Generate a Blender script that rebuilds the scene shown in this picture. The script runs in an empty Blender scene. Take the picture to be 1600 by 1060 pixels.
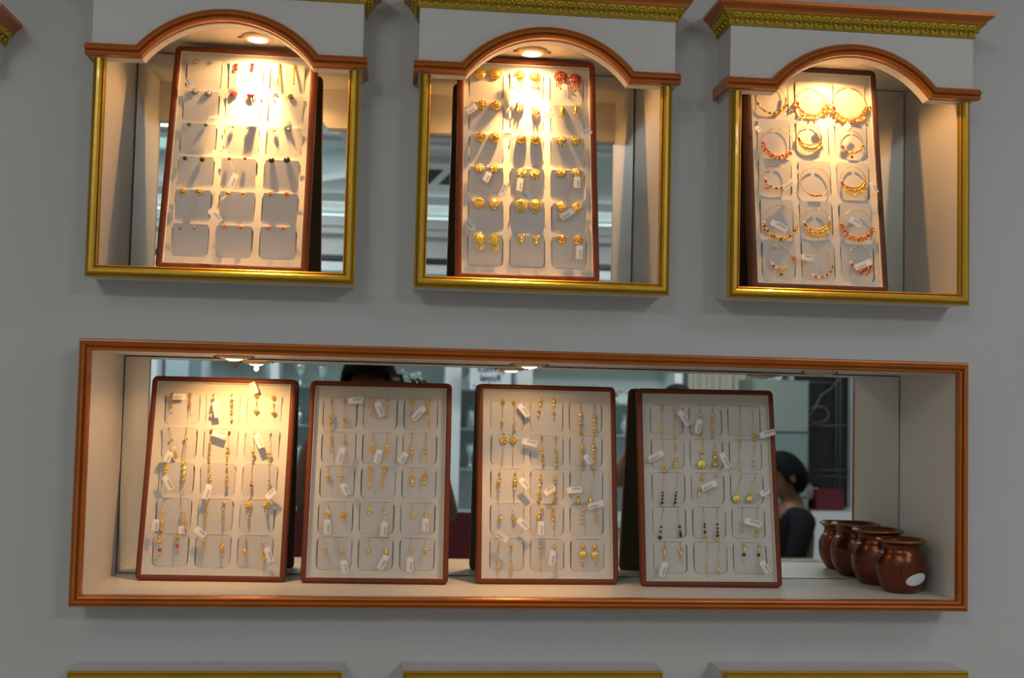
import bpy, math, random
from mathutils import Vector, Matrix, Euler
from mathutils.geometry import tessellate_polygon
random.seed(7)
S = bpy.context.scene
COL = S.collection
PI = math.pi
EYE = 1.55            # height of the lens above the shop floor

# ---------------------------------------------------------------- camera
cam = bpy.data.cameras.new('camera'); camo = bpy.data.objects.new('camera', cam); COL.objects.link(camo)
ya, pi_, ro = 0.099794, 0.052462, 0.023624
fw = Vector((math.sin(ya)*math.cos(pi_), math.cos(ya)*math.cos(pi_), math.sin(pi_)))
r0 = Vector((math.cos(ya), -math.sin(ya), 0)); u0 = r0.cross(fw)
rr = math.cos(ro)*r0 + math.sin(ro)*u0; uu = -math.sin(ro)*r0 + math.cos(ro)*u0
m = Matrix((rr, uu, -fw)).transposed().to_4x4(); m.translation = Vector((0, -1.55, EYE))
camo.matrix_world = m
cam.sensor_width = 36; cam.lens = 1789.61/1600*36; cam.clip_start = .005
cam.dof.use_dof = True; cam.dof.focus_distance = 1.66; cam.dof.aperture_fstop = 6.3
S.camera = camo
# ---------------------------------------------------------------- world, exposure, room lamps
w = bpy.data.worlds.new('world'); S.world = w; w.use_nodes = True
w.node_tree.nodes['Background'].inputs[0].default_value = (.75, .85, 1, 1)
w.node_tree.nodes['Background'].inputs[1].default_value = .25
S.view_settings.view_transform = 'Standard'; S.view_settings.look = 'None'
S.view_settings.exposure = 0; S.view_settings.gamma = 1; S.view_settings.use_curve_mapping = False
WARM = (1, .50, .15)
def area(name, loc, sx, sy, power, col, rot=(0, 0, 0)):
    l = bpy.data.lights.new(name, 'AREA'); l.shape = 'RECTANGLE'; l.size = sx; l.size_y = sy
    l.energy = power; l.color = col
    o = bpy.data.objects.new(name, l); COL.objects.link(o); o.location = loc; o.rotation_euler = rot
    return o
CEIL = 2.75
# the shop's own ceiling panels (their housings are built with the ceiling)
PANELS = [(1.5, -1.35, .6, .6, 3.2, (1, 1, 1)), (-.9, -1.9, .6, .6, 3.2, (1, .78, .56)), (1.5, -3.4, .6, .6, 31, (1, 1, 1)), (-1.0, -3.5, .6, .6, 25, (1, .99, .98)), (2.9, -1.5, .6, .6, 3, (1, .97, .94))]
for x, y, a, b, p, c in PANELS:
    area('ceiling_panel_light', (x, y, (CEIL+.105 if x == -1.0 else CEIL-.025)), a*.92, b*.92, p, c)
# display spots: x, y, z, energy, aim point, cone
SPOTS = []
for x, y, z, nar, wid, t, c in [(-.208, .070, .496, 14, .98, (-.212, .090, .35), 66), (.181, .066, .496, 14, .98, (.174, .086, .35), 66), (.622, .024, .496, 3.4, 1.15, (.606, .050, .30), 70),
         (-.222, .052, .043, 1.9, .48, (-.230, .135, -.06), 104), (.186, .052, .043, 1.9, .26, (.172, .080, -.25), 72)]:
    SPOTS += [(x, y, z, nar, t, c, 1.0), (x, y, z, wid, (x, y, 0 if z > .2 else -.5), 165, .35)]
for x, y, z, e, t, c, bl in SPOTS:
    l = bpy.data.lights.new('spot_lamp_light', 'SPOT'); l.energy = e; l.color = WARM; l.spot_size = math.radians(c); l.spot_blend = bl
    l.shadow_soft_size = .004
    o = bpy.data.objects.new('spot_lamp_light', l); COL.objects.link(o); o.location = (x, y, z+EYE-(.006 if z > .2 else .0042))
    o.rotation_euler = (Vector(t)-Vector((x, y, z))).to_track_quat('-Z', 'Y').to_euler()

# ---------------------------------------------------------------- materials
def mat(name, col, rough=.5, metal=0, bump=0, bscale=60, vary=0, vscale=6, emit=None, estr=0, trans=0, coat=0, spec=.5, sheen=0):
    M = bpy.data.materials.new(name); M.use_nodes = True; nt = M.node_tree; b = nt.nodes['Principled BSDF']
    b.inputs['Base Color'].default_value = (*col, 1); b.inputs['Roughness'].default_value = rough
    b.inputs['Metallic'].default_value = metal; b.inputs['Specular IOR Level'].default_value = spec
    b.inputs['Coat Weight'].default_value = coat; b.inputs['Transmission Weight'].default_value = trans
    b.inputs['Sheen Weight'].default_value = sheen
    if emit: b.inputs['Emission Color'].default_value = (*emit, 1); b.inputs['Emission Strength'].default_value = estr
    if bump or vary:
        tc = nt.nodes.new('ShaderNodeTexCoord')
    if bump:
        n = nt.nodes.new('ShaderNodeTexNoise'); n.inputs['Scale'].default_value = bscale; n.inputs['Detail'].default_value = 6
        nt.links.new(tc.outputs['Object'], n.inputs['Vector'])
        bp = nt.nodes.new('ShaderNodeBump'); bp.inputs['Strength'].default_value = bump; bp.inputs['Distance'].default_value = .002
        nt.links.new(n.outputs[0], bp.inputs['Height']); nt.links.new(bp.outputs[0], b.inputs['Normal'])
    if vary:
        n = nt.nodes.new('ShaderNodeTexNoise'); n.inputs['Scale'].default_value = vscale; n.inputs['Detail'].default_value = 5
        nt.links.new(tc.outputs['Object'], n.inputs['Vector'])
        mx = nt.nodes.new('ShaderNodeMix'); mx.data_type = 'RGBA'
        mx.inputs[6].default_value = (*[max(0, c*(1-vary)) for c in col], 1); mx.inputs[7].default_value = (*[min(1, c*(1+vary)) for c in col], 1)
        nt.links.new(n.outputs[0], mx.inputs[0]); nt.links.new(mx.outputs[2], b.inputs['Base Color'])
    return M
M_wall = mat('wall_paint', (.60, .595, .592), .6, bump=.12, bscale=14, vary=.035, vscale=3)
M_box = mat('niche_paint', (.66, .65, .635), .45, bump=.08, bscale=20, vary=.03, vscale=5)
M_in = mat('niche_inside_paint', (.80, .76, .70), .42, bump=.05, bscale=25, vary=.02)
M_back = mat('dark_backboard', (.035, .022, .016), .8)
M_mirror = mat('mirror_glass', (.86, .90, .88), .0, metal=1)
M_orange = mat('copper_brown_paint', (.52, .145, .017), .33, metal=.35, bump=.25, bscale=70, vary=.22, vscale=18, coat=.25)
M_goldp = mat('gold_frame_paint', (.60, .37, .030), .34, metal=.5, bump=.25, bscale=60, vary=.18, vscale=14, coat=.2)
M_leaf = mat('gold_leaf_paint', (.70, .50, .045), .40, metal=.5, bump=.6, bscale=160, vary=.25, vscale=60)
M_leather = mat('tray_leatherette', (.175, .040, .011), .42, bump=.12, bscale=400, vary=.12, vscale=25, spec=.25)
M_leather2 = mat('dark_brown_suede', (.085, .032, .018), .75, bump=.3, bscale=500, vary=.15, vscale=60)
M_side = mat('tray_side_black', (.035, .018, .014), .5)
M_tback = mat('tray_back_board', (.16, .13, .075), .8)
M_pad = mat('cream_velvet_pad', (.64, .61, .56), .8, bump=.1, bscale=500, sheen=.2)
M_card = mat('white_card', (.60, .585, .56), .62, bump=.04, bscale=200)
M_gold = mat('gold', (1, .67, .19), .24, metal=1, bump=.35, bscale=700)
M_goldy = mat('yellow_gold', (.98, .72, .20), .26, metal=1, bump=.4, bscale=900)
M_red = mat('ruby', (.55, .008, .03), .08, coat=.5, spec=.8)
M_dred = mat('garnet', (.16, .012, .012), .12, coat=.5, spec=.8)
M_green = mat('emerald', (.01, .25, .04), .1, coat=.5, spec=.8)
M_black = mat('black_bead_glass', (.015, .012, .010), .15, spec=.7)
M_dark = mat('oxidised_silver', (.10, .085, .07), .3, metal=.9)
M_cryst = mat('crystal', (.78, .76, .78), .04, metal=.6)
M_pearl = mat('pearl', (.85, .78, .74), .2, coat=.6)
M_rose = mat('rose_gold', (.75, .27, .13), .28, metal=1)
M_lampring = mat('lamp_ring', (.62, .50, .34), .35, metal=.3)
M_lamp = mat('lamp_glass', (1, .9, .7), .3, emit=(1, .80, .50), estr=26)
M_lampoff = mat('lamp_glass_unlit', (.55, .5, .42), .2)
M_copper = mat('copper_pot', (.20, .062, .032), .27, metal=.85, bump=.3, bscale=40, vary=.35, vscale=14)
M_sticker = mat('white_sticker', (.75, .80, .82), .5)
M_thread = mat('tag_thread', (.8, .78, .74), .6)
# price tag: white paper with printed bars and small lines
M_tag = mat('price_tag_paper', (.84, .83, .81), .55)
nt = M_tag.node_tree; b = nt.nodes['Principled BSDF']
tc = nt.nodes.new('ShaderNodeTexCoord'); sp = nt.nodes.new('ShaderNodeSeparateXYZ'); nt.links.new(tc.outputs['Generated'], sp.inputs[0])
def mth(op, a, b_=None):
    n = nt.nodes.new('ShaderNodeMath'); n.operation = op
    for i, v in enumerate((a, b_)):
        if v is None: continue
        if isinstance(v, (int, float)): n.inputs[i].default_value = v
        else: nt.links.new(v, n.inputs[i])
    return n.outputs[0]
X, Y_, Z = sp.outputs[0], sp.outputs[1], sp.outputs[2]
bars = mth('GREATER_THAN', mth('SINE', mth('MULTIPLY', X, 78)), -.1)
bars = mth('MULTIPLY', bars, mth('MULTIPLY', mth('GREATER_THAN', Z, .5), mth('LESS_THAN', Z, .86)))
bars = mth('MULTIPLY', bars, mth('MULTIPLY', mth('GREATER_THAN', X, .34), mth('LESS_THAN', X, .92)))
nz = nt.nodes.new('ShaderNodeTexNoise'); nz.inputs['Scale'].default_value = 14; nt.links.new(tc.outputs['Generated'], nz.inputs['Vector'])
ln = mth('MULTIPLY', mth('GREATER_THAN', mth('SINE', mth('MULTIPLY', Z, 44)), .2), mth('GREATER_THAN', nz.outputs[0], .48))
ln = mth('MULTIPLY', ln, mth('MULTIPLY', mth('LESS_THAN', Z, .44), mth('MULTIPLY', mth('GREATER_THAN', Z, .1), mth('GREATER_THAN', X, .3))))
tot = mth('MINIMUM', mth('ADD', bars, mth('MULTIPLY', ln, .6)), 1)
mx = nt.nodes.new('ShaderNodeMix'); mx.data_type = 'RGBA'; mx.inputs[6].default_value = (.84, .83, .81, 1); mx.inputs[7].default_value = (.16, .17, .22, 1)
nt.links.new(tot, mx.inputs[0]); nt.links.new(mx.outputs[2], b.inputs['Base Color'])

# ---------------------------------------------------------------- mesh helpers
class MB:
    def __init__(s): s.v = []; s.f = []; s.sm = []
    def add(s, vs, fs, sm=False):
        k = len(s.v); s.v += [tuple(v) for v in vs]; s.f += [tuple(i+k for i in f) for f in fs]; s.sm += [sm]*len(fs); return s
    def box(s, x0, x1, y0, y1, z0, z1):
        return s.add([(x, y, z) for x in (x0, x1) for y in (y0, y1) for z in (z0, z1)],
                     [(0, 1, 3, 2), (4, 6, 7, 5), (0, 4, 5, 1), (2, 3, 7, 6), (0, 2, 6, 4), (1, 5, 7, 3)])
    def ball(s, c, r, n=8, m_=6, sc=(1, 1, 1), rot=None):
        vs = []; fs = []
        P = [(0, 0, 1)]
        for i in range(1, m_):
            t = PI*i/m_
            P += [(math.sin(t)*math.cos(2*PI*j/n), math.sin(t)*math.sin(2*PI*j/n), math.cos(t)) for j in range(n)]
        P.append((0, 0, -1))
        for p in P:
            q = Vector((p[0]*r*sc[0], p[1]*r*sc[1], p[2]*r*sc[2]))
            if rot: q = rot @ q
            vs.append(q+Vector(c))
        for j in range(n):
            fs.append((0, 1+j, 1+(j+1) % n)); L = 1+(m_-2)*n
            fs.append((len(P)-1, L+(j+1) % n, L+j))
            for i in range(m_-2):
                a = 1+i*n; fs.append((a+j, a+n+j, a+n+(j+1) % n, a+(j+1) % n))
        return s.add(vs, fs, True)
    def tube(s, pts, r, n=6, closed=False, cap=True):
        pts = [Vector(p) for p in pts]; N = len(pts); vs = []; fs = []
        rs = r if isinstance(r, (list, tuple)) else [r]*N
        up = None
        for i, p in enumerate(pts):
            if closed: t = pts[(i+1) % N]-pts[i-1]
            else: t = pts[min(i+1, N-1)]-pts[max(i-1, 0)]
            t.normalize()
            if up is None: up = t.orthogonal().normalized()
            up = (up-t*up.dot(t))
            if up.length < 1e-6: up = t.orthogonal()
            up.normalize(); q = t.cross(up)
            vs += [p+(up*math.cos(2*PI*j/n)+q*math.sin(2*PI*j/n))*rs[i] for j in range(n)]
        for i in range(N if closed else N-1):
            a = i*n; b_ = ((i+1) % N)*n
            for j in range(n): fs.append((a+j, a+(j+1) % n, b_+(j+1) % n, b_+j))
        if cap and not closed: fs.append(tuple(range(n))[::-1]); fs.append(tuple(range((N-1)*n, N*n)))
        return s.add(vs, fs, True)
    def lathe(s, prof, n=32, c=(0, 0, 0), axis='z', sm=True):
        vs = []; fs = []
        for r, h in prof:
            for j in range(n):
                a = 2*PI*j/n; x, y = r*math.cos(a), r*math.sin(a)
                vs.append((c[0]+x, c[1]+y, c[2]+h) if axis == 'z' else (c[0]+x, c[1]+h, c[2]+y))
        for i in range(len(prof)-1):
            for j in range(n): fs.append((i*n+j, i*n+(j+1) % n, (i+1)*n+(j+1) % n, (i+1)*n+j))
        return s.add(vs, fs, sm)
    def prism(s, poly, y0, y1):      # poly in x,z; extruded along y
        n = len(poly)
        s.add([(x, y0, z) for x, z in poly]+[(x, y1, z) for x, z in poly],
              [tuple(range(n)), tuple(range(2*n-1, n-1, -1))]+[(i, n+i, n+(i+1) % n, (i+1) % n) for i in range(n)])
        return s
    def build(s, name, material, parent=None, loc=None, rot=None, fixn=True):
        me = bpy.data.meshes.new(name); me.from_pydata(s.v, [], s.f)
        me.polygons.foreach_set('use_smooth', s.sm)
        if fixn:
            import bmesh
            bm = bmesh.new(); bm.from_mesh(me); bmesh.ops.recalc_face_normals(bm, faces=bm.faces); bm.to_mesh(me); bm.free()
        me.materials.append(material); me.update()
        o = bpy.data.objects.new(name, me); COL.objects.link(o)
        if parent: o.parent = parent
        if loc is not None: o.location = loc
        if rot is not None: o.rotation_euler = rot
        return o
def tag(o, label=None, cat=None, group=None, kind=None):
    if label: o['label'] = label
    if cat: o['category'] = cat
    if group: o['group'] = group
    if kind: o['kind'] = kind
    return o
def empty(name, loc, label=None, cat=None, group=None, rot=(0, 0, 0)):
    o = bpy.data.objects.new(name, None); COL.objects.link(o); o.location = loc; o.rotation_euler = rot; o.empty_display_size = .02
    return tag(o, label, cat, group)
def offs(path, closed):
    N = len(path); out = []
    for i in range(N):
        def nrm(a, b_):
            d = Vector((path[b_][0]-path[a][0], path[b_][1]-path[a][1])).normalized(); return Vector((-d.y, d.x))
        ns = []
        if closed or i > 0: ns.append(nrm((i-1) % N, i))
        if closed or i < N-1: ns.append(nrm(i, (i+1) % N))
        if len(ns) == 1: out.append(ns[0])
        else:
            q = ns[0]+ns[1]; out.append(q*(2/q.length_squared))
    return out
def sweep(mb, path, W, prof, closed=False, ybase=0):
    """path in x,z; profile (s,h): s*W to the left of travel, h towards the viewer (-y)"""
    O = offs(path, closed); n = len(prof); N = len(path); vs = []; fs = []
    for i, (x, z) in enumerate(path):
        for s_, h in prof: vs.append((x+O[i].x*s_*W, ybase-h, z+O[i].y*s_*W))
    for i in range(N if closed else N-1):
        a = i*n; b_ = ((i+1) % N)*n
        for j in range(n-1): fs.append((a+j, a+j+1, b_+j+1, b_+j))
        fs.append((a+n-1, a, b_, b_+n-1))
    if not closed: fs.append(tuple(range(n))); fs.append(tuple(range((N-1)*n, N*n)))
    mb.add(vs, fs, False); return mb
def holes_plate(mb, outer, holes, conv):
    """flat plate with holes; loops of 2d points; conv maps 2d to 3d"""
    loops = [[Vector((p[0], p[1], 0)) for p in L] for L in [outer]+holes]
    tris = tessellate_polygon(loops); flat = [p for L in loops for p in L]
    mb.add([conv(p.x, p.y) for p in flat], [tuple(t) for t in tris]); return mb
def rrect(cx, cz, w_, h, r, n=4):
    P = []
    for sx, sz, a0 in ((1, 1, 0), (-1, 1, 90), (-1, -1, 180), (1, -1, 270)):
        for k in range(n+1):
            a = math.radians(a0+90*k/n); P.append((cx+sx*(w_/2-r)+r*math.cos(a), cz+sz*(h/2-r)+r*math.sin(a)))
    return P
def rect(x0, x1, z0, z1): return [(x1, z1), (x0, z1), (x0, z0), (x1, z0)]
# ---------------------------------------------------------------- room shell
WY = .055                      # face of the display wall; niche boxes stand proud of it
UP = [-.2353, .1952, .6290]    # centres of the arched niches
E_ = EYE
def struct(name, mb, m_): return tag(mb.build(name, m_), kind='structure')
RX0, RX1, RY = -2.3, 3.3, -5.05
holes = [rect(c-.168, c+.168, .155+E_, .51+E_) for c in UP]+[rect(-.406, .795, -.2745+E_, .0595+E_)]
holes += [rect(c-.168, c+.168, -.668+E_, -.372+E_) for c in UP]

mb = MB(); holes_plate(mb, rect(RX0, RX1, 0, CEIL), holes, lambda x, z: (x, WY, z)); struct('wall_front', mb, M_wall)
mb = MB(); mb.box(RX0, RX1, .36, .38, 0, CEIL); struct('wall_outer', mb, M_wall)
mb = MB(); mb.box(RX0-.05, RX0, RY, .38, 0, CEIL); struct('wall_left', mb, M_wall)
mb = MB(); mb.box(RX1, RX1+.05, RY, .38, 0, CEIL); struct('wall_right', mb, M_wall)
mb = MB(); mb.box(RX0, RX1, RY-.05, RY, 0, CEIL+.2); struct('wall_back', mb, mat('back_wall_paint', (.44, .53, .56), .55, bump=.05, vary=.05))
mb = MB(); mb.box(RX0, RX1, RY, .38, -.05, 0); struct('floor', mb, mat('floor_marble', (.42, .38, .33), .22, vary=.2, vscale=2))
M_ceil = mat('ceiling_paint', (.62, .65, .67), .6)
REC = (-2.1, -.28, -4.6, -1.9)  # pale raised recess of the false ceiling
mb = MB(); cut = [(REC[1], REC[3]), (REC[0], REC[3]), (REC[0], REC[2]), (REC[1]-.35, REC[2]), (REC[1], REC[2]+.35)]
holes_plate(mb, rect(RX0, RX1, RY, .38), [cut], lambda x, y: (x, y, CEIL))
n = len(cut); mb.add([(x, y, CEIL) for x, y in cut]+[(x, y, CEIL+.14) for x, y in cut], [(i, n+i, n+(i+1) % n, (i+1) % n) for i in range(n)]+[tuple(range(n, 2*n))])
struct('ceiling', mb, M_ceil)
mb = MB(); mb.box(REC[0]+.02, REC[1]-.02, REC[2]+.02, REC[3]-.02, CEIL+.132, CEIL+.137); struct('ceiling_recess', mb, mat('pale_sky_paint', (.60, .80, .80), .6))
area('cove_light', (-1.2, -3.3, CEIL+.125), 1.5, 2.4, 7, (.80, .95, 1), (PI, 0, 0))
# mouldings round the ceiling recess and on top of the back wall
def flat_sweep(path, W, prof, z0, closed=True):
    m_ = MB(); O = offs(path, closed); n_ = len(prof); N = len(path); vs = []; fs = []
    for i, (x, y) in enumerate(path):
        for s_, h in prof: vs.append((x+O[i].x*s_*W, y+O[i].y*s_*W, z0+h))
    for i in range(N if closed else N-1):
        a = i*n_; b_ = ((i+1) % N)*n_
        for j in range(n_-1): fs.append((a+j, a+j+1, b_+j+1, b_+j))
        fs.append((a+n_-1, a, b_, b_+n_-1))
    if not closed: fs.append(tuple(range(n_))); fs.append(tuple(range((N-1)*n_, N*n_)))
    return m_.add(vs, fs)
M_white = mat('white_moulding_paint', (.78, .80, .81), .45)
struct('trim_1', flat_sweep(cut[::-1], .11, [(0, 0), (0, -.03), (.25, -.03), (.35, -.018), (.7, -.015), (.8, -.008), (1, 0)], CEIL), M_white)
mb = MB()
for y0, z0, z1 in ((RY+.10, CEIL-.05, CEIL-.001), (RY+.06, CEIL-.09, CEIL-.05), (RY+.16, CEIL-.20, CEIL-.14), (RY+.12, CEIL-.24, CEIL-.20), (RY+.03, CEIL-.36, CEIL-.24)):
    mb.box(RX0+.01, RX1-.01, RY+.001, y0, z0, z1)
struct('trim_2', mb, M_white)
mb = MB(); mb.box(RX0+.01, RX1-.01, RY+.06, RY+.11, CEIL-.138, CEIL-.128); struct('trim_3', mb, mat('cove_strip_glow', (1, 1, 1), .5, emit=(.85, 1, .97), estr=2.2))
mb = MB(); mb.box(RX0+.01, RX1-.01, RY+.001, RY+.05, 2.36, 2.385); struct('trim_4', mb, mat('dark_picture_rail', (.05, .055, .07), .4))
mb = MB(); mb.box(RX0+.3, RX1-.3, -3.46, -3.36, CEIL-.035, CEIL-.001); mb.box(RX0+.3, RX1-.3, -3.40, -3.30, CEIL-.02, CEIL-.001); struct('trim_5', mb, M_white)
mb = MB(); mb.box(RX0, RX1, RY, RY+.02, 0, .1); struct('baseboard_back', mb, M_white)
# hairline paint seam in the display wall, level with the underside of the arched niches
mb = MB()
for x0, x1 in ((-.058, .018), (.373, .452)): mb.box(x0, x1, WY-.0006, WY+.001, .1365+E_, .1380+E_)
struct('trim_6', mb, M_wall)
for i, (x, y, a, b_, p, _) in enumerate(PANELS):
    t = empty('ceiling_panel', (x, y, CEIL+(.13 if x == -1.0 else 0)), ('large white square ceiling light panel nearest the arched niches', 'white square ceiling light panel above the photographer', 'white square ceiling light panel in front of the cabinets on the right', 'white square ceiling light panel inside the pale ceiling recess', 'white square ceiling light panel near the right wall')[i], 'ceiling light', 'square ceiling light panels')
    mb = MB(); 
    for q in ((-a/2-.02, -a/2, -b_/2-.02, b_/2+.02), (a/2, a/2+.02, -b_/2-.02, b_/2+.02), (-a/2, a/2, -b_/2-.02, -b_/2), (-a/2, a/2, b_/2, b_/2+.02)): mb.box(*q, -.03, -.001)
    mb.build('frame', M_white, t)
    mb = MB(); mb.box(-a/2, a/2, -b_/2, b_/2, -.012, -.004); mb.build('diffuser', mat('panel_diffuser', (.9, .9, .9), .5, emit=(.88, .95, 1), estr=1.5), t)

# ---------------------------------------------------------------- display niches
GOLD_P = [(0, .000), (0, .007), (.10, .009), (.16, .0065), (.22, .010), (.38, .0125), (.60, .0125), (.74, .010), (.80, .0065), (.86, .008), (1, .006), (1, .000)]
REED_P = [(0, .000), (0, .009), (.10, .0115), (.22, .0120), (.30, .0095), (.34, .0092), (.42, .0135), (.55, .0150), (.66, .0135), (.73, .0100), (.77, .0105), (.88, .0100), (.97, .006), (1, .000)]
def scallop_mesh():
    mb = MB()
    for r, t in ((.0060, .0019), (.0024, .0016)):
        mb.tube([(r*math.cos(a), -.001-.0008*math.sin(a), .0045+r*math.sin(a)-.003) for a in [PI*k/8 for k in range(9)]], t, 5)
    mb.ball((0, -.0016, -.0035), .0021, 6, 4, (1, 1, 1.4))
    mb.tube([(.0064, 0, -.004), (.0064, -.0008, .0005), (.0062, 0, .003)], [.0004, .0013, .0004], 5)
    return mb
scal_me = None
M_leafd = mat('shaded_gold_leaf', (.44, .31, .024), .5, metal=.4, vary=.25, vscale=60)  # frieze gold darkened: shading inside the scallop arcs is put into its colour
def cornice(root, hw, z0, yf, yw):
    """ogee frieze with scallops under a copper coloured cap, returning to the wall on both sides"""
    global scal_me
    def ring(out0, prof, m_, name):
        mb = MB(); path = [(-hw, yw), (-hw, yf), (hw, yf), (hw, yw)]
        O = [Vector((-1, 0)), Vector((-1, -1)), Vector((1, -1)), Vector((1, 0))]; n_ = len(prof); vs = []; fs = []
        for i, (x, y) in enumerate(path):
            for o_, z in prof: vs.append((x+O[i].x*o_, y+O[i].y*o_, z0+z))
        for i in range(3):
            a = i*n_; b_ = a+n_
            for j in range(n_): fs.append((a+j, a+(j+1) % n_, b_+(j+1) % n_, b_+j))
        fs += [tuple(range(n_)), tuple(range(3*n_, 4*n_))]
        mb.add(vs, fs); return mb.build(name, m_, root)
    fr = ring(0, [(-.004, -.001), (.0015, -.001), (.003, .002), (.0035, .006), (.006, .010), (.010, .0135), (.0115, .0165), (-.004, .0165)], M_leafd, 'cornice_frieze')
    cap = ring(0, [(-.004, .0165), (.013, .0165), (.0135, .019), (.016, .0215), (.020, .024), (.022, .026), (.022, .031), (-.004, .031)], M_orange, 'cornice_cap')
    mb = MB(); mb.box(-hw-.004, hw+.004, yf-.004, yw, z0+.027, z0+.0308); mb.build('cornice_top', M_box, root)
    if scal_me is None:
        o = scallop_mesh().build('scallop', M_leaf); scal_me = o.data; bpy.data.objects.remove(o)
    n_ = 25
    for k in range(n_):
        o = bpy.data.objects.new('scallop', scal_me); COL.objects.link(o); o.parent = fr
        o.location = (-hw+.007+(2*hw-.014)*k/(n_-1), yf-.0056, z0+.0080); o.rotation_euler = (.5, 0, 0)
    for sx in (-1, 1):
        for k in range(4):
            o = bpy.data.objects.new('scallop', scal_me); COL.objects.link(o); o.parent = fr
            o.location = (sx*(hw+.0056), yf+.006+.0145*k, z0+.0080); o.rotation_euler = (.5, 0, sx*PI/2)
def arch_pts(z0, rise, half, n_=26):
    R_ = (half*half+rise*rise)/(2*rise); a = math.asin(half/R_)
    return [(R_*math.sin(-a+2*a*k/n_), z0+rise-R_+R_*math.cos(-a+2*a*k/n_)) for k in range(n_+1)]
def arched_niche(cx, label, dz=0, my=.1713, simple=False):
    r = empty('arched_niche', (cx, 0, E_+dz), label, 'wall niche', 'arched display niches in a row')
    if simple:
        mb = MB(); mb.box(-.1775, .1775, -.010, WY+.002, .50, .5605); mb.build('header_block', M_box, r)
        cornice(r, .1775, .531, -.010, WY+.002); return r
    hw, iw = .1750, .1600
    for sx in (-1, 1):
        mb = MB(); a, b_ = sorted((sx*iw, sx*(hw-.0005))); mb.box(a, b_, .0, .178, .149, .56); mb.build('side_panel', M_in, r)
        mb = MB(); a, b_ = sorted((sx*(hw-.0005), sx*hw)); mb.box(a, b_, .0, WY+.002, .149, .56); mb.build('outer_side', M_box, r)
    mb = MB(); mb.box(-iw, iw, 0, .178, .149, .1639); mb.build('bottom_panel', M_in, r)
    mb = MB(); mb.box(-iw, iw, .009, .178, .502, .515); mb.build('top_panel', M_in, r)
    mb = MB(); mb.box(-hw, hw, .178, .186, .149, .52); mb.build('back_board', M_back, r)
    mb = MB(); mb.box(-iw+.0022, iw-.0022, my, my+.004, .1645, .5005); mb.build('mirror', M_mirror, r)
    # header board with the arch cut out of it
    A = arch_pts(.4385, .0545, .1118)
    mb = MB(); mb.prism([(-.1775, .4385)]+A+[(.1775, .4385), (.1775, .531), (-.1775, .531)], -.010, .009); mb.build('header_board', M_box, r)
    mb = MB(); mb.box(-.1775, .1775, -.010, WY+.002, .531, .5605); mb.build('header_block', M_box, r)
    for sx in (-1, 1):
        mb = MB(); a, b_ = sorted((sx*.1752, sx*.1775)); mb.box(a, b_, .009, WY+.002, .4385, .531); mb.build('header_return', M_box, r)
    P = [(-.1835, .4395)]+arch_pts(.4395, .0550, .1115)+[(.1835, .4395)]
    mb = MB(); sweep(mb, P, .0170, REED_P, ybase=-.0098); mo = mb.build('arch_moulding', M_orange, r)
    for sx in (-1, 1):
        mb = MB(); a, b_ = sorted((sx*.1777, sx*.1840)); mb.prism([(a, .4400), (b_, .4430), (b_, .4530), (a, .4560)], -.012, WY); mb.build('moulding_return', M_orange, mo)
    mb = MB(); sweep(mb, [(iw-.0003, .438), (iw-.0003, .1636), (-iw+.0003, .1636), (-iw+.0003, .438)], .0158, GOLD_P, ybase=.0005); mb.build('frame_moulding', M_goldp, r)
    cornice(r, .1775, .531, -.010, WY+.002)
    return r
for c, l in zip(UP, ('left of the three fully visible arched niches, ruby and green studs inside', 'middle arched niche with gold frame, large gold stud earrings inside', 'right arched niche with dark brown tray of hoop nose rings inside')):
    arched_niche(c, 'white wall niche, '+l if False else l)
arched_niche(-.7225, 'neighbouring niche box cut off at the upper left corner, only its cornice tip showing', dz=-.065, simple=True)
def box_niche(x0, x1, z0, z1, gz, m_, prof, W, label, grp, my, name, cat='wall niche', depth=.186):
    cx = (x0+x1)/2; iw = (x1-x0)/2; r = empty(name, (cx, 0, E_), label, cat, grp)
    for sx in (-1, 1):
        mb = MB(); a, b_ = sorted((sx*iw, sx*(iw+.0150))); mb.box(a, b_, 0, depth, z0-.015, z1+.015); mb.build('side_panel', M_in, r)
        mb = MB(); a, b_ = sorted((sx*(iw+.0150), sx*(iw+.0155))); mb.box(a, b_, 0, WY+.002, z0-.0155, z1+.0155); mb.build('outer_side', M_box, r)
    mb = MB(); mb.box(-iw, iw, 0, depth, z0-.0150, z0); mb.build('bottom_panel', M_in, r)
    mb = MB(); mb.box(-iw, iw, 0, depth, z1, z1+.0150); mb.build('top_panel', M_in, r)
    mb = MB(); mb.box(-iw-.015, iw+.015, 0, WY+.002, z1+.0150, z1+.0156); mb.build('outer_top', M_box, r)
    mb = MB(); mb.box(-iw-.015, iw+.015, 0, WY+.002, z0-.0156, z0-.0150); mb.build('outer_bottom', M_box, r)
    mb = MB(); mb.box(-iw-.015, iw+.015, depth, depth+.006, z0-.015, z1+.015); mb.build('back_board', M_back, r)
    mb = MB(); mb.box(-iw+.002, iw-.002, my, my+.004, z0+.0012, z1-.0015); mb.build('mirror', M_mirror, r)
    mb = MB(); sweep(mb, [(-iw, z0), (-iw, z1), (iw, z1), (iw, z0)], W, prof, closed=True, ybase=.0005); mb.build('frame_moulding', m_, r)
    return r
LONG = box_niche(-.3977, .787, -.2661, .0509, 0, M_orange, REED_P, .0160, 'long mirrored shelf niche with copper brown frame holding four trays and copper pots', None, .1785, 'shelf_niche')
for c, l in zip(UP, ('left', 'middle', 'right')):
    box_niche(c-.1600, c+.1600, -.66, -.3795, 0, M_goldp, GOLD_P, .0155, l+' gold framed niche below the long shelf, only its top edge showing', 'gold framed niches under the long shelf', .1713, 'lower_niche')

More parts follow.
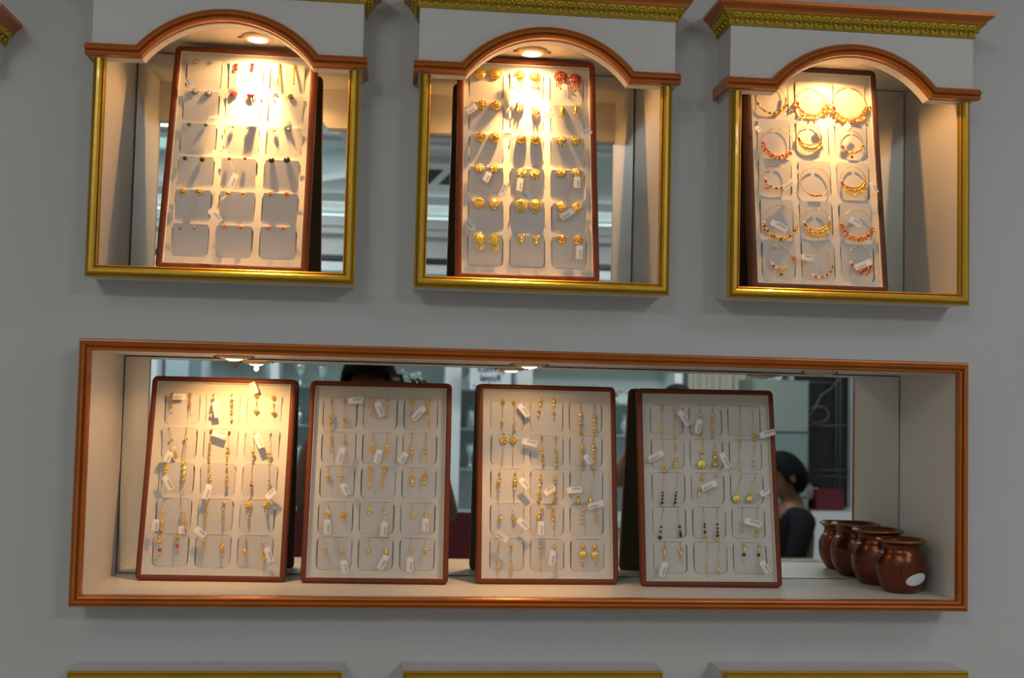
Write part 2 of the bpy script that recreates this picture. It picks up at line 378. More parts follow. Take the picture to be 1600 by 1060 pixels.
# ---------------------------------------------------------------- recessed lamps
def downlight(x, y, z, lit, label, rr_=.023):
    t = empty('recessed_downlight', (x, y, z+E_), label, 'downlight', 'downlights in the niche ceilings')
    mb = MB(); mb.lathe([(.0125, .001), (.0125, -.004), (.0145, -.0055), (rr_-.003, -.004), (rr_, -.001), (rr_, .001)], 36); mb.build('trim_ring', M_lampring, t)
    mb = MB(); mb.lathe([(.0001, -.0078), (.006, -.0072), (.0105, -.0055), (.0125, -.0024), (.0125, 0), (.0001, 0)], 28); mb.build('lamp', M_lamp if lit else M_lampoff, t)
    for sx in (-1, 1):
        mb = MB(); mb.tube([(sx*(rr_+.0005), 0, 0), (sx*(rr_+.0015), 0, -.0025), (sx*(rr_+.0045), 0, -.0012)], .0011, 5); mb.build('spring_clip', M_dark, t)
    return t
downlight(-.208, .070, .502, True, 'bright round downlight at the top of the left arched niche')
downlight(.181, .066, .502, True, 'bright round downlight at the top of the middle arched niche')
downlight(.622, .019, .5085, True, 'round downlight hidden at the top of the right arched niche')
downlight(-.222, .052, .0509, True, 'lit round downlight at the left end of the long shelf ceiling')
downlight(.186, .052, .0509, True, 'lit round downlight in the middle of the long shelf ceiling')
downlight(.608, .052, .0509, False, 'unlit round downlight at the right end of the long shelf ceiling')
# ---------------------------------------------------------------- jewellery trays
def trot(a, b_, g): return Matrix.Rotation(a, 3, 'Z') @ Matrix.Rotation(b_, 3, 'X') @ Matrix.Rotation(g, 3, 'Y')
D2 = math.radians
TRAYS = {'T1': ((-0.2259, 0.0211, 0.1645), (0.82, -14.76, -0.03), 0.2020, 0.3422),
         'T2': ((0.1775, 0.0197, 0.1645), (-0.19, -12.65, -0.13), 0.2020, 0.3422),
         'T3': ((0.5975, 0.0203, 0.1645), (0.46, -8.79, 0.09), 0.2020, 0.3422),
         'B1': ((-0.2522, 0.1069, -0.2655), (-2.17, -10.40, 0.17), 0.2085, 0.2924),
         'B2': ((-0.0227, 0.0956, -0.2655), (-1.88, -11.27, -0.13), 0.2085, 0.2924),
         'B3': ((0.2257, 0.1020, -0.2655), (0.92, -10.05, 0.06), 0.2085, 0.2924),
         'B4': ((0.4643, 0.0876, -0.2655), (-1.94, -10.39, -0.42), 0.2085, 0.2924)}
TLAB = {'T1': ('brown leatherette tray of small ruby and green studs in the left arched niche', 'tray in left arched niche'),
        'T2': ('brown leatherette tray of large gold studs in the middle arched niche', 'tray in middle arched niche'),
        'T3': ('dark brown suede tray of hoop nose rings in the right arched niche', 'tray in right arched niche'),
        'B1': ('brightly lit leftmost of the four trays on the long shelf', 'leftmost shelf tray'),
        'B2': ('second tray from the left on the long shelf, dimly lit', 'second shelf tray'),
        'B3': ('third tray from the left on the long shelf, lit by middle lamp', 'third shelf tray'),
        'B4': ('rightmost unlit tray on the long shelf, next to the copper pots', 'rightmost shelf tray')}
CX = (-59, 0, 59)
def grid(k):
    if k in ('T1', 'T2'): return 6, [322.5-51*i for i in range(6)], 47
    if k == 'T3': return 5, [320-61.7*i for i in range(5)], 57
    return 5, [268-50.7*i for i in range(5)], 46
MM = .001
T_M = {}
def frame_ring(W, H, prof, r):
    """closed sweep of (inset from outline, depth w) round a rounded rectangle, viewer side = -y"""
    mb = MB(); rings = []
    for ins, wv in prof:
        rings.append([(x, -wv, z) for x, z in rrect(0, H/2, W-2*ins, H-2*ins, max(r-ins, .0006), 5)])
    n_ = len(rings[0]); vs = [p for R_ in rings for p in R_]; fs = []
    for i in range(len(rings)-1):
        for j in range(n_): fs.append((i*n_+j, i*n_+(j+1) % n_, (i+1)*n_+(j+1) % n_, (i+1)*n_+j))
    mb.add(vs, fs, True); return mb
def make_tray(k):
    loc, rot, W, H = TRAYS[k]; R3 = trot(*[D2(a) for a in rot]); e = R3.to_euler()
    t = empty('jewellery_tray', Vector(loc)+Vector((0, 0, E_)), TLAB[k][0], 'tray', 'velvet lined jewellery trays', e)
    T_M[k] = Matrix.Translation(Vector(loc)+Vector((0, 0, E_))) @ R3.to_4x4()
    up = k[0] == 'T'; th = .020 if up else .0125
    lm = M_leather2 if k == 'T3' else M_leather
    fw_ = .0085 if up else .0078
    frame_ring(W, H, [(.001, -th), (0, -th+.001), (0, -.003), (.0008, -.0009), (.0022, 0), (fw_-.0014, 0), (fw_-.0003, -.0006), (fw_, -.0016)], .008).build('tray_frame', lm, t)
    frame_ring(W, H, [(fw_, -.0016), (fw_+.0004, -.0009), (fw_+.0010, -.0009), (fw_+.0013, -.0016), (fw_+.0014, -.0085)], .008).build('lining_edge', M_pad, t)
    mb = MB(); P = rrect(0, H/2, W-.002, H-.002, .007, 5); mb.prism(P, th-.0012, th); mb.build('back_board', M_tback, t)
    nr, tops, hh = grid(k); z_pad = .0065; z_rec = .0115
    if not up: z_rec = .0105
    slots = [rrect(c*MM, (tp-hh/2)*MM, .0505, hh*MM, .0085, 4) for tp in tops for c in CX]
    mb = MB(); holes_plate(mb, rrect(0, H/2, W-2*(fw_+.0011), H-2*(fw_+.0011), .0012, 2), slots, lambda x, z: (x, z_pad, z))
    for s_ in slots:
        n_ = len(s_); vs = [(x, z_pad, z) for x, z in s_]
        cx_ = sum(p[0] for p in s_)/n_; cz_ = sum(p[1] for p in s_)/n_
        vs += [(x, z_rec, z) for x, z in s_]
        mb.add(vs, [(j, (j+1) % n_, n_+(j+1) % n_, n_+j) for j in range(n_)]+[tuple(range(n_, 2*n_))])
    mb.build('velvet_pad', M_pad, t)
    if up:    # fold-out strut behind the tray
        a = math.radians(-rot[1]); mb = MB()
        top = Vector((0, th, H*.62)); ztop = H*.62
        L_ = (ztop*math.cos(a)-th*math.sin(a)); foot_y = th+.028
        # foot reaches the niche floor: solve in tray axes
        fz = -(foot_y*math.sin(-a)*-1)/math.cos(a) if False else foot_y*math.sin(a)/math.cos(a)
        mb.add([(x, y, z) for x in (-.022, .022) for y, z in ((th, ztop), (th+.002, ztop), (foot_y+.002, fz+.001), (foot_y, fz+.001))],
               [(0, 1, 2, 3), (7, 6, 5, 4), (0, 4, 5, 1), (1, 5, 6, 2), (2, 6, 7, 3), (3, 7, 4, 0)])
        mb.build('easel_strut', M_tback, t)
    return t
ROWW = ['top row', 'second row', 'third row', 'fourth row', 'fifth row', 'sixth row']
COLW = ['left column', 'middle column', 'right column']
card_me = {}
def card_mesh(h):
    mb = MB(); W = .0475; H = h; r = .007; P = []
    for sx, a0 in ((-1, 180), (1, 270)):
        for q in range(5):
            a = math.radians(a0+90*q/4); P.append((sx*(W/2-r)+r*math.cos(a), r+r*math.sin(a)))
    for sx, a0 in ((1, 0), (-1, 90)):
        rt = .0022
        for q in range(3):
            a = math.radians(a0+90*q/2); P.append((sx*(W/2-rt)+rt*math.cos(a), H-rt+rt*math.sin(a)))
    mb.prism(P, -.0004, .0004); o = mb.build('earring_card', M_card); me = o.data; bpy.data.objects.remove(o); return me
def local(k, u, v, w): return T_M[k] @ Vector((u*MM, -w*MM, v*MM))
CARD_TILT = {}
def place_card(k, i, j):
    nr, tops, hh = grid(k); key = hh
    h = (hh-.8)*MM
    if key not in card_me: card_me[key] = card_mesh(h)
    o = bpy.data.objects.new('earring_card', card_me[key]); COL.objects.link(o)
    rise = {'T1': 7.5, 'T2': 7.5, 'T3': 5.5, 'B1': 6.5, 'B2': 4.6, 'B3': 4.8, 'B4': 3.4}[k]
    rs = random.Random(hash((ord(k[0]), k[1], i, j)) if False else ord(k[0])*1000+ord(k[1])*100+i*10+j)
    rise += rs.uniform(-.8, .8)
    bot = (-9.6 if k[0] == 'T' else -9.0)
    ang = math.asin(rise*MM/h)
    M = T_M[k] @ Matrix.Translation(Vector((CX[j]*MM+rs.uniform(-.7, .7)*MM, -(bot)*MM, (tops[i]-hh+.4)*MM))) @ Matrix.Rotation(ang, 4, 'X') @ Matrix.Rotation(rs.uniform(-.012, .012), 4, 'Y')
    o.matrix_world = M
    top_w = bot+rise
    tag(o, f'white card, {ROWW[i]}, {COLW[j]} of {TLAB[k][1]}', 'card', 'earring cards in '+TLAB[k][1])
    return top_w, bot, (tops[i]-hh), tops[i]
# ---------------------------------------------------------------- jewellery builders (millimetres, u right, v up, w out)
def V3(u, v, w): return Vector((u*MM, -w*MM, v*MM))
class JB:
    def __init__(s): s.d = {}
    def g(s, name, m_): 
        if (name, m_.name) not in s.d: s.d[(name, m_.name)] = (MB(), m_)
        return s.d[(name, m_.name)][0]
    def out(s, parent):
        for (n_, _), (mb, m_) in s.d.items(): mb.build(n_, m_, parent, fixn=False)
def bead(mb, u, v, w, r, sc=(1, 1, 1), n=8, q=5): mb.ball(V3(u, v, w), r*MM, n, q, sc)
def flower(mb, u, v, w, r, n_=7):
    for q in range(n_):
        a = 2*PI*q/n_; bead(mb, u+r*.62*math.cos(a), v+r*.62*math.sin(a), w, r*.36, n=6, q=4)
    bead(mb, u, v, w+r*.2, r*.42)
def leaf(mb, u, v, w, r, L=1.5):
    mb.ball(V3(u, v, w), r*MM, 6, 4, (.62, .35, L))
def drop_spec(J, spec, du, dv, gold):
    def at(t): return du*t, dv*t
    wob = random.uniform(-.5, .5)
    for s_ in spec:
        if s_ == 'w':
            J.g('wire', gold).tube([V3(0, 0, .8), V3(du*.5+wob*.3, dv*.5, 1.2), V3(du, dv, 1.2)], .00042, 5); continue
        kd = s_[0]; a, b_ = s_[1:].split(','); r = float(b_)*(1.0 if kd != 'D' else .92)
        if kd == 'B':
            t0, t1 = [float(x)/100 for x in a.split('-')]; L = abs(dv)*(t1-t0); n_ = max(2, int(L/(r*1.75)))
            for q in range(n_):
                u, v = at(t0+(t1-t0)*q/(n_-1)); bead(J.g('bead_string', gold), u, v, 1.2, r, n=7, q=4)
            continue
        u, v = at(float(a)/100)
        if kd == 'O': bead(J.g('bead', gold), u, v, 1.5, r)
        elif kd == 'o': bead(J.g('bead', gold), u, v, 1.3, r, n=6, q=4)
        elif kd == 'f': flower(J.g('charm', gold), u, v, 1.4, r); bead(J.g('charm', gold), u, v, 2, r*.4)
        elif kd == 'd':
            mb = J.g('charm', gold); r2 = r*1.05
            mb.add([V3(u, v+r2, 1.2), V3(u+r2*.8, v, 1.2), V3(u, v-r2, 1.2), V3(u-r2*.8, v, 1.2), V3(u, v, 2.4), V3(u, v, .4)], [(0, 3, 4), (3, 2, 4), (2, 1, 4), (1, 0, 4), (3, 0, 5), (2, 3, 5), (1, 2, 5), (0, 1, 5)])
            bead(mb, u, v, 2.2, r*.34, n=6, q=4)
            for q in range(8):
                b2 = 2*PI*q/8; bead(mb, u+r*.72*math.cos(b2)*(1 if q % 2 == 0 else .75), v+r*.85*math.sin(b2)*(1 if q % 2 == 0 else .75), 1.5, r*.17, n=5, q=3)
        elif kd == 'D':
            mb = J.g('charm', gold)
            mb.lathe([(r*MM*.98, 0), (r*MM, -.0006), (r*MM*.8, -.0012), (r*.5*MM, -.0012), (r*.35*MM, -.0018), (.00005, -.0022)], 16, tuple(V3(u, v, .9)), 'y')
            for q in range(14):
                b2 = 2*PI*q/14; bead(mb, u+r*math.cos(b2), v+r*math.sin(b2), 1.4, r*.17, n=5, q=3)
        elif kd == 'l': leaf(J.g('charm', gold), u, v, 1.3, r)
        elif kd == 's':
            mb = J.g('charm', gold)
            for q in range(5):
                b2 = PI/2+2*PI*q/5; mb.tube([V3(u, v, 1.6), V3(u+r*math.cos(b2), v+r*math.sin(b2), 1.4)], [r*.42*MM, r*.08*MM], 5)
        elif kd == 'c':
            mb = J.g('charm', gold); mb.lathe([(.0003, r*.9*MM), (r*.45*MM, r*.3*MM), (r*.62*MM, -r*.35*MM), (r*.95*MM, -r*.8*MM), (.00005, -r*.8*MM)], 14, tuple(V3(u, v, 1.6)))
        elif kd == 'r': bead(J.g('ruby_bead', M_red), u, v, 1.4, r)
        elif kd == 'k': bead(J.g('black_bead', M_black), u, v, 1.4, r)
        elif kd == 'p': bead(J.g('pearl', M_pearl), u, v, 1.5, r)
        elif kd == 'C': J.g('crystal_drop', M_cryst).ball(V3(u, v, 1.4), r*MM, 6, 4, (.6, .5, 1.3))
        elif kd == 'R': J.g('ring_link', gold).tube([V3(u+r*math.cos(q*PI/8), v+r*math.sin(q*PI/8), 1.4) for q in range(16)], r*.28*MM, 5, True)
def gem(J, u, v, w, r, m_, sc=(1, 1)):
    J.g('stone', m_).ball(V3(u, v, w), r*MM, 8, 4, (sc[0], .6, sc[1]))
def dome(mb, u, v, w, r, h=.55, n_=16):
    mb.lathe([(r*MM*math.cos(a), -r*h*MM*math.sin(a)) for a in [PI/2*q/5 for q in range(5)]]+[(.00005, -r*h*MM)], n_, tuple(V3(u, v, w)), 'y')
def ringdots(mb, u, v, w, r, n_, br): 
    for q in range(n_):
        a = 2*PI*q/n_; bead(mb, u+r*math.cos(a), v+r*math.sin(a), w, br, n=6, q=4)
def fringe(mb, u, v, w, r, L, m2=None):
    for q in range(7):
        a = (q-3)/3; x = u+a*r*.55; ll = L*(1-.45*abs(a)); leaf(mb, x, v-ll*.35, w, 1.3, 1.9); leaf(mb, x*1+.3*a, v-ll*.8, w+.5, 1.35, 2.0)
def stud(J, kind, r):
    u = v = 0; G = M_gold
    if kind == 'crystal': gem(J, 0, 0, 2.5, r*.6, M_cryst); ringdots(J.g('prong_ring', M_dark), 0, 0, 2, r*.78, 8, r*.16)
    elif kind == 'rubydrop':
        flower(J.g('setting', M_cryst), 0, r*.5, 2, r*.7); gem(J, 0, r*.4, 3, r*.55, M_red); gem(J, 0, -r*.75, 2.8, r*.55, M_red); ringdots(J.g('setting', M_cryst), 0, -r*.75, 2, r*.66, 9, r*.14)
    elif kind == 'darkflower':
        mb = J.g('setting', M_dark)
        for q in range(8):
            a = 2*PI*q/8; mb.tube([V3(0, 0, 2), V3(r*1.05*math.cos(a), r*1.05*math.sin(a), 2)], [r*.32*MM, r*.08*MM], 5)
        gem(J, 0, 0, 3, r*.62, M_cryst)
    elif kind == 'ruby': gem(J, 0, 0, 2.6, r*.7, M_red, (1, 1.15)); ringdots(J.g('prong_ring', M_rose), 0, 0, 2, r*.82, 10, r*.14)
    elif kind == 'marquise':
        gem(J, 0, 0, 2.8, r*.8, M_red, (1.35, .8))
        for q in range(12): a = 2*PI*q/12; bead(J.g('stone', M_red), r*1.3*math.cos(a), r*.78*math.sin(a), 2.2, r*.17, n=6, q=4)
        ringdots(J.g('prong_ring', M_rose), 0, 0, 2, r*.5, 6, r*.1)
    elif kind == 'darkcluster':
        for x, y in ((0, .6), (-.6, -.3), (.6, -.3), (0, -.1), (-.35, .3), (.4, .35), (0, -.75)): bead(J.g('setting', M_dark), x*r, y*r, 2.4, r*.3)
        for x, y in ((.1, .15), (-.2, -.45)): gem(J, x*r, y*r, 3.2, r*.22, M_cryst)
    elif kind == 'green': gem(J, 0, 0, 2.4, r*.8, M_green, (1.05, .95)); ringdots(J.g('prong_ring', M_green), 0, 0, 1.8, r*.8, 4, r*.15)
    elif kind == 'darkruby': flower(J.g('setting', M_dark), 0, 0, 2, r); gem(J, 0, 0, 3, r*.45, M_dred)
    elif kind == 'darkdome':
        dome(J.g('setting', M_dark), 0, 0, 1, r*.9, .8); ringdots(J.g('setting', M_dark), 0, 0, 1.6, r*.85, 10, r*.18); ringdots(J.g('stone', M_goldy), 0, 0, 3.2, r*.42, 5, r*.16)
    elif kind == 'rubyflower':
        flower(J.g('setting', G), 0, 0, 2, r, 8); ringdots(J.g('stone', M_dred), 0, 0, 3, r*.55, 6, r*.2); bead(J.g('setting', G), 0, 0, 3.2, r*.3)
    elif kind == 'goldring': J.g('setting', G).tube([V3(r*.7*math.cos(q*PI/7), r*.7*math.sin(q*PI/7), 2.2) for q in range(14)], r*.26*MM, 6, True); gem(J, 0, 0, 2.4, r*.4, M_dred)
    elif kind == 'leaf': leaf(J.g('setting', M_rose), 0, 0, 2.2, r*.8, 1.3); gem(J, r*.2, -r*.3, 2.9, r*.25, M_red)
    elif kind == 'star':
        mb = J.g('setting', M_rose)
        for q in range(6):
            a = 2*PI*q/6+.3; mb.tube([V3(0, 0, 2.2), V3(r*math.cos(a), r*math.sin(a), 2)], [r*.34*MM, r*.1*MM], 5)
        gem(J, 0, 0, 2.8, r*.3, M_red)
    elif kind == 'dome':
        mb = J.g('stud_head', G); dome(mb, 0, 0, 1, r*.9, .5, 20); ringdots(mb, 0, 0, 1.5, r*.93, 20, r*.13)
        ringdots(mb, 0, 0, 2.6+r*.18, r*.62, 12, r*.10); ringdots(mb, 0, 0, 1.4+r*.42, r*.3, 7, r*.10); bead(mb, 0, 0, 1+r*.5, r*.16)
    elif kind in ('fringe', 'fringesun'):
        mb = J.g('stud_head', G if kind == 'fringe' else M_goldy); dome(mb, 0, 0, 1, r*.75, .5, 18)
        for q in range(14): a = 2*PI*q/14; leaf(mb, r*.85*math.cos(a), r*.85*math.sin(a), 1.5, r*.16, 1.2)
        ringdots(mb, 0, 0, 3, r*.55, 12, r*.11); ringdots(mb, 0, 0, 4, r*.3, 6, r*.1); bead(mb, 0, 0, 4.6, r*.15)
        fringe(J.g('fringe', G if kind == 'fringe' else M_goldy), 0, -r*.9, 2.4, r, 12)
    elif kind == 'rubyrosette':
        mb = J.g('stud_head', M_rose); dome(mb, 0, 0, 1, r*.8, .4, 18); ringdots(mb, 0, 0, 1.6, r*.92, 16, r*.15)
        ringdots(J.g('stone', M_dred), 0, 0, 3.4, r*.6, 10, r*.17); ringdots(mb, 0, 0, 4, r*.32, 7, r*.12); gem(J, 0, 0, 4.6, r*.2, M_dred)
        f_ = J.g('fringe', M_rose)
        for q in range(5):
            x = (q-2)*r*.32; bead(f_, x, -r*1.15, 2.4, 1.2, n=6, q=4); leaf(J.g('drop_stone', M_dred), x, -r*1.45, 2.6, 1.5, 1.5); bead(f_, x, -r*1.75, 2.6, 1.1, n=6, q=4)
        bead(J.g('drop_stone', M_dred), 0, -r*2.05, 2.6, 1.5)
    elif kind == 'basket':
        mb = J.g('stud_head', G); dome(mb, 0, 0, 1, r*.9, .75, 18)
        for q in range(7):
            a = 2*PI*q/7; mb.tube([V3(r*.9*math.cos(a), r*.9*math.sin(a), 1.4), V3(r*.66*math.cos(a+.45), r*.66*math.sin(a+.45), 1.4+r*.5), V3(r*.25*math.cos(a+.9), r*.25*math.sin(a+.9), 1.6+r*.68)], r*.085*MM, 5)
        ringdots(J.g('inlay', M_dred), 0, 0, 1.2+r*.5, r*.62, 7, r*.12); ringdots(mb, 0, 0, 1.4, r*.93, 18, r*.11); bead(mb, 0, 0, 1.6+r*.7, r*.2)
    elif kind == 'crystalgold':
        mb = J.g('stud_head', G); J.g('stud_head', G).tube([V3(r*.8*math.cos(q*PI/9), r*.8*math.sin(q*PI/9), 2) for q in range(18)], r*.16*MM, 6, True)
        ringdots(J.g('stone', M_cryst), 0, 0, 3, r*.48, 7, r*.2); gem(J, 0, 0, 3.4, r*.26, M_cryst); leaf(mb, -r*.5, -r*1.1, 2.4, r*.35, 1.4); bead(mb, r*.1, -r*1.15, 2.4, r*.24)
    elif kind == 'greenleaf':
        mb = J.g('stud_head', M_goldy); mb.ball(V3(0, 0, 2), r*MM, 10, 6, (.42, .3, .95)); J.g('enamel', mat('olive_enamel', (.28, .30, .03), .25)).ball(V3(0, 0, 3.2), r*MM, 8, 6, (.26, .22, .68))
        for q in range(10):
            a = 2*PI*q/10; bead(mb, r*.46*math.cos(a), r*.95*math.sin(a), 2, r*.13, n=6, q=4)
        leaf(mb, r*.25, -r*1.1, 2.2, r*.28, 1)
    elif kind == 'sunburst':
        mb = J.g('stud_head', M_goldy if r > 7.5 else G); dome(mb, 0, 0, 1, r*.6, .7, 16)
        for q in range(12):
            a = 2*PI*q/12; mb.tube([V3(r*.3*math.cos(a), r*.3*math.sin(a), 3.4), V3(r*.95*math.cos(a), r*.95*math.sin(a), 1.6)], [r*.06*MM, r*.17*MM], 5)
        ringdots(mb, 0, 0, 4, r*.26, 6, r*.11); bead(mb, 0, 0, 4.8, r*.18)
    elif kind == 'teardrop':
        mb = J.g('stud_head', M_goldy)
        for q, s_ in enumerate((.95, .68, .4)):
            pts = [V3(r*s_*math.cos(a), r*s_*math.sin(a)*(1 if math.sin(a) > 0 else 1.28+.1*0), 1.6+q*.9) for a in [2*PI*z/20 for z in range(20)]]
            mb.tube(pts, r*.12*MM, 5, True)
        dome(mb, 0, 0, .8, r*.8, .3, 16); bead(mb, 0, 0, 4, r*.2); bead(mb, 0, -r*1.3, 1.8, r*.16)
    elif kind == 'bell':
        mb = J.g('stud_head', M_goldy)
        for x in (-.6, 0, .6): leaf(mb, x*r, r*.2, 2.4, r*.4, 1.5)
        bead(mb, 0, -r*.45, 2.6, r*.42); J.g('drop', M_goldy).lathe([(.0003, 0), (r*.42*MM, -r*.35*MM), (r*.5*MM, -r*.8*MM), (.0001, -r*.8*MM)], 12, tuple(V3(0, -r*.75, 2.6))); gem(J, 0, -r*1.35, 3, r*.22, M_cryst)
def nath(J, R, kind, a0, a1):
    pt = lambda a, rr_=R, w=1.6: V3(rr_*math.cos(a), rr_*math.sin(a), w)
    J.g('hoop', M_gold).tube([pt(PI/2+.12+q*(2*PI-.24)/40) for q in range(41)], .00055, 5)
    A = [math.radians(x) for x in (a0, a1)]; rs = random.Random(int(R*100)+len(kind))
    L = R*(A[1]-A[0]); at = lambda t: A[0]+(A[1]-A[0])*t
    def bd(name, m_, a, ro, r, w=2): mb = J.g(name, m_); mb.ball(V3((R+ro)*math.cos(a), (R+ro)*math.sin(a), w), r*1.22*MM, 6, 4)
    if kind == 'crescent':
        n_ = 26
        mb = J.g('crescent', M_gold); vs = []; fs = []
        for q in range(n_+1):
            t = q/n_; a = at(t); ww = R*.52*math.sin(PI*min(1, t*1.0+.03))**.8 if t < 1 else .3
            for rr_, w in ((R-ww*.45, 1.4), (R+ww*.05, 2.8), (R+ww*.55, 1.4)): vs.append(V3(rr_*math.cos(a), rr_*math.sin(a), w))
        for q in range(n_):
            for z in range(2): b_ = q*3+z; fs.append((b_, b_+1, b_+4, b_+3))
        mb.add(vs, fs, False)
        for q in range(n_):
            t = (q+.5)/n_; ww = R*.52*math.sin(PI*t)**.8; bd('bead_edge', M_goldy, at(t), ww*.62, .95); bd('bead_edge', M_gold, at(t), -ww*.48, .8)
            if q % 2: bd('bead_edge', M_goldy, at(t), ww*.8, .8); bd('ruby_bead', M_red if q % 4 == 1 else M_gold, at(t), ww*.05, .95, 3)
        bd('pearl', M_pearl, A[0]-.18, .5, 1.9); bd('ruby_bead', M_red, A[0]-.02, .8, 1.7, 3)
        for q in range(3): bd('bead_edge', M_gold, A[1]+.1+q*.12, 0, 1.2)
        return
    dens = {'mixed': (1.5, [M_gold, M_gold, M_dred]), 'heavy': (1.6, [M_gold, M_rose, M_gold, M_goldy]), 'rosy': (1.4, [M_rose, M_rose, M_red, M_gold]), 'fine': (1.25, [M_gold, M_rose, M_gold]),
            'cluster': (1.4, [M_gold, M_dred, M_pearl]), 'few': (1.3, [M_rose, M_red]), 'golden': (1.6, [M_goldy, M_gold, M_gold, M_dred]), 'drop': (1.5, [M_goldy, M_gold]), 'string': (1.35, [M_gold, M_dred, M_gold]), 'grape': (1.5, [M_rose, M_gold, M_dred])}
    r, ms = dens[kind]; nm = {M_gold: 'gold_bead_row', M_goldy: 'gold_bead_row', M_dred: 'garnet_bead', M_red: 'ruby_bead', M_rose: 'rose_bead_row', M_pearl: 'pearl'}
    n_ = max(4, int(L/(r*1.75)))
    for q in range(n_):
        t = q/(n_-1); a = at(t); m_ = ms[q % len(ms)]; bd(nm[m_], m_, a, 0, r*rs.uniform(.85, 1.1))
        layers = {'heavy': 4, 'rosy': 3, 'fine': 2, 'golden': 2 if t < .6 else 1, 'grape': int(1+5*max(0, math.sin(PI*min(1, max(0, (t-.15)/.85))))), 'mixed': 2 if t > .55 else 1}.get(kind, 1)
        for z in range(1, layers):
            m2 = ms[(q+z) % len(ms)]
            if kind == 'heavy' and rs.random() < .35: continue
            bd(nm[m2], m2, a+rs.uniform(-.05, .05), z*r*1.5, r*rs.uniform(.7, 1.05), 2+rs.uniform(-.5, 1))
    if kind in ('mixed', 'heavy', 'golden', 'cluster', 'drop', 'grape', 'string', 'fine'):
        aa = A[0]-.16; bd('pearl', M_pearl, aa, 0, 2.0); bd('ruby_bead', M_red, aa+.2, .6, 1.8, 3); bd('pearl', M_pearl, aa+.42, .2, 1.7)
    if kind == 'heavy':
        for q in range(7): fa = A[0]+.25+(A[1]-A[0]-.3)*q/6; flower(J.g('flower_charm', M_gold if q % 3 else M_rose), (R+3.5+rs.uniform(-2, 2))*math.cos(fa), (R+3.5)*math.sin(fa), 3, 2.6, 5)
        for q in range(9): bd('star_bead', M_gold, A[1]-.1-q*.05, rs.uniform(-3, 4), 1.5, 3)
    if kind == 'cluster':
        for q in range(8): bd('star_bead', M_rose if q % 2 else M_gold, A[1]-.05+rs.uniform(-.15, .2), rs.uniform(-3, 3), 1.4, 3)
        for q in range(6): bd('rose_bead_row', M_rose, A[0]+.45+rs.uniform(-.15, .15), 3+q*.7, 1.2)
    if kind in ('drop', 'fine'):
        for q in range(3): bd('garnet_bead', M_dred if q == 2 else M_gold, math.radians(268), 2.5+q*2.6, 1.2+.3*q)
    if kind == 'drop':
        for q in range(5): bd('star_bead', M_gold, math.radians(118)+rs.uniform(-.15, .15), rs.uniform(-1, 4), 1.3); bd('star_bead', M_rose, math.radians(-5)+rs.uniform(-.2, .2), rs.uniform(-1, 4), 1.3)
    if kind == 'mixed': 
        for q in range(4): bd('gold_bead_row', M_gold, A[1]+.08+q*.13, rs.uniform(-.5, 1), 1.6)
def price_tag(root, k, w0, u, v, u1, v1, u2, v2):
    """paper tag on a thread; everything in tray axes relative to the earring"""
    L = max(10, math.hypot(u2-u1, v2-v1)); ang = math.atan2(v2-v1, u2-u1); h = 9.0 if L > 14 else 8
    w1 = 6.2+random.uniform(0, 1.2)
    mb = MB(); n_ = .0014
    l, hh_ = L*MM, h*MM
    mb.prism([(0, hh_*.34), (.0014, hh_/2), (l, hh_/2), (l, -hh_/2), (.0014, -hh_/2), (0, -hh_*.34)], -.00012, .00012)
    o = mb.build('price_tag', M_tag, root); o.location = V3(u1-u, v1-v, w1-w0)
    flip = PI if (ang > PI/2+.2 or ang < -PI/2-.2) else 0
    o.rotation_euler = (random.uniform(-.18, .1), -ang, random.uniform(-.06, .06))
    mb = MB(); a = V3(0, 0, 1.5); b_ = V3(u1-u, v1-v, w1-w0); mid = (a+b_)/2+V3(random.uniform(-1, 1), -1.2, 1)
    mb.tube([a, mid, b_], .00018, 4); mb.build('thread', M_thread, root)
LOOK = {'crystal': 'clear crystal stud', 'rubydrop': 'ruby cluster stud', 'darkflower': 'crystal flower stud', 'ruby': 'ruby stud', 'marquise': 'wide ruby stud', 'darkcluster': 'oxidised cluster stud',
        'green': 'green stone stud', 'darkruby': 'dark garnet stud', 'darkdome': 'dark dome stud', 'rubyflower': 'gold garnet stud', 'goldring': 'small ring stud', 'leaf': 'tiny leaf stud', 'star': 'rosy star stud',
        'dome': 'gold dome stud', 'fringe': 'gold fringed stud', 'rubyrosette': 'garnet rosette earring', 'basket': 'gold basket stud', 'crystalgold': 'gold crystal stud', 'greenleaf': 'olive leaf stud',
        'sunburst': 'gold sunburst stud', 'teardrop': 'gold teardrop stud', 'fringesun': 'gold fringed stud', 'bell': 'small gold bell stud'}
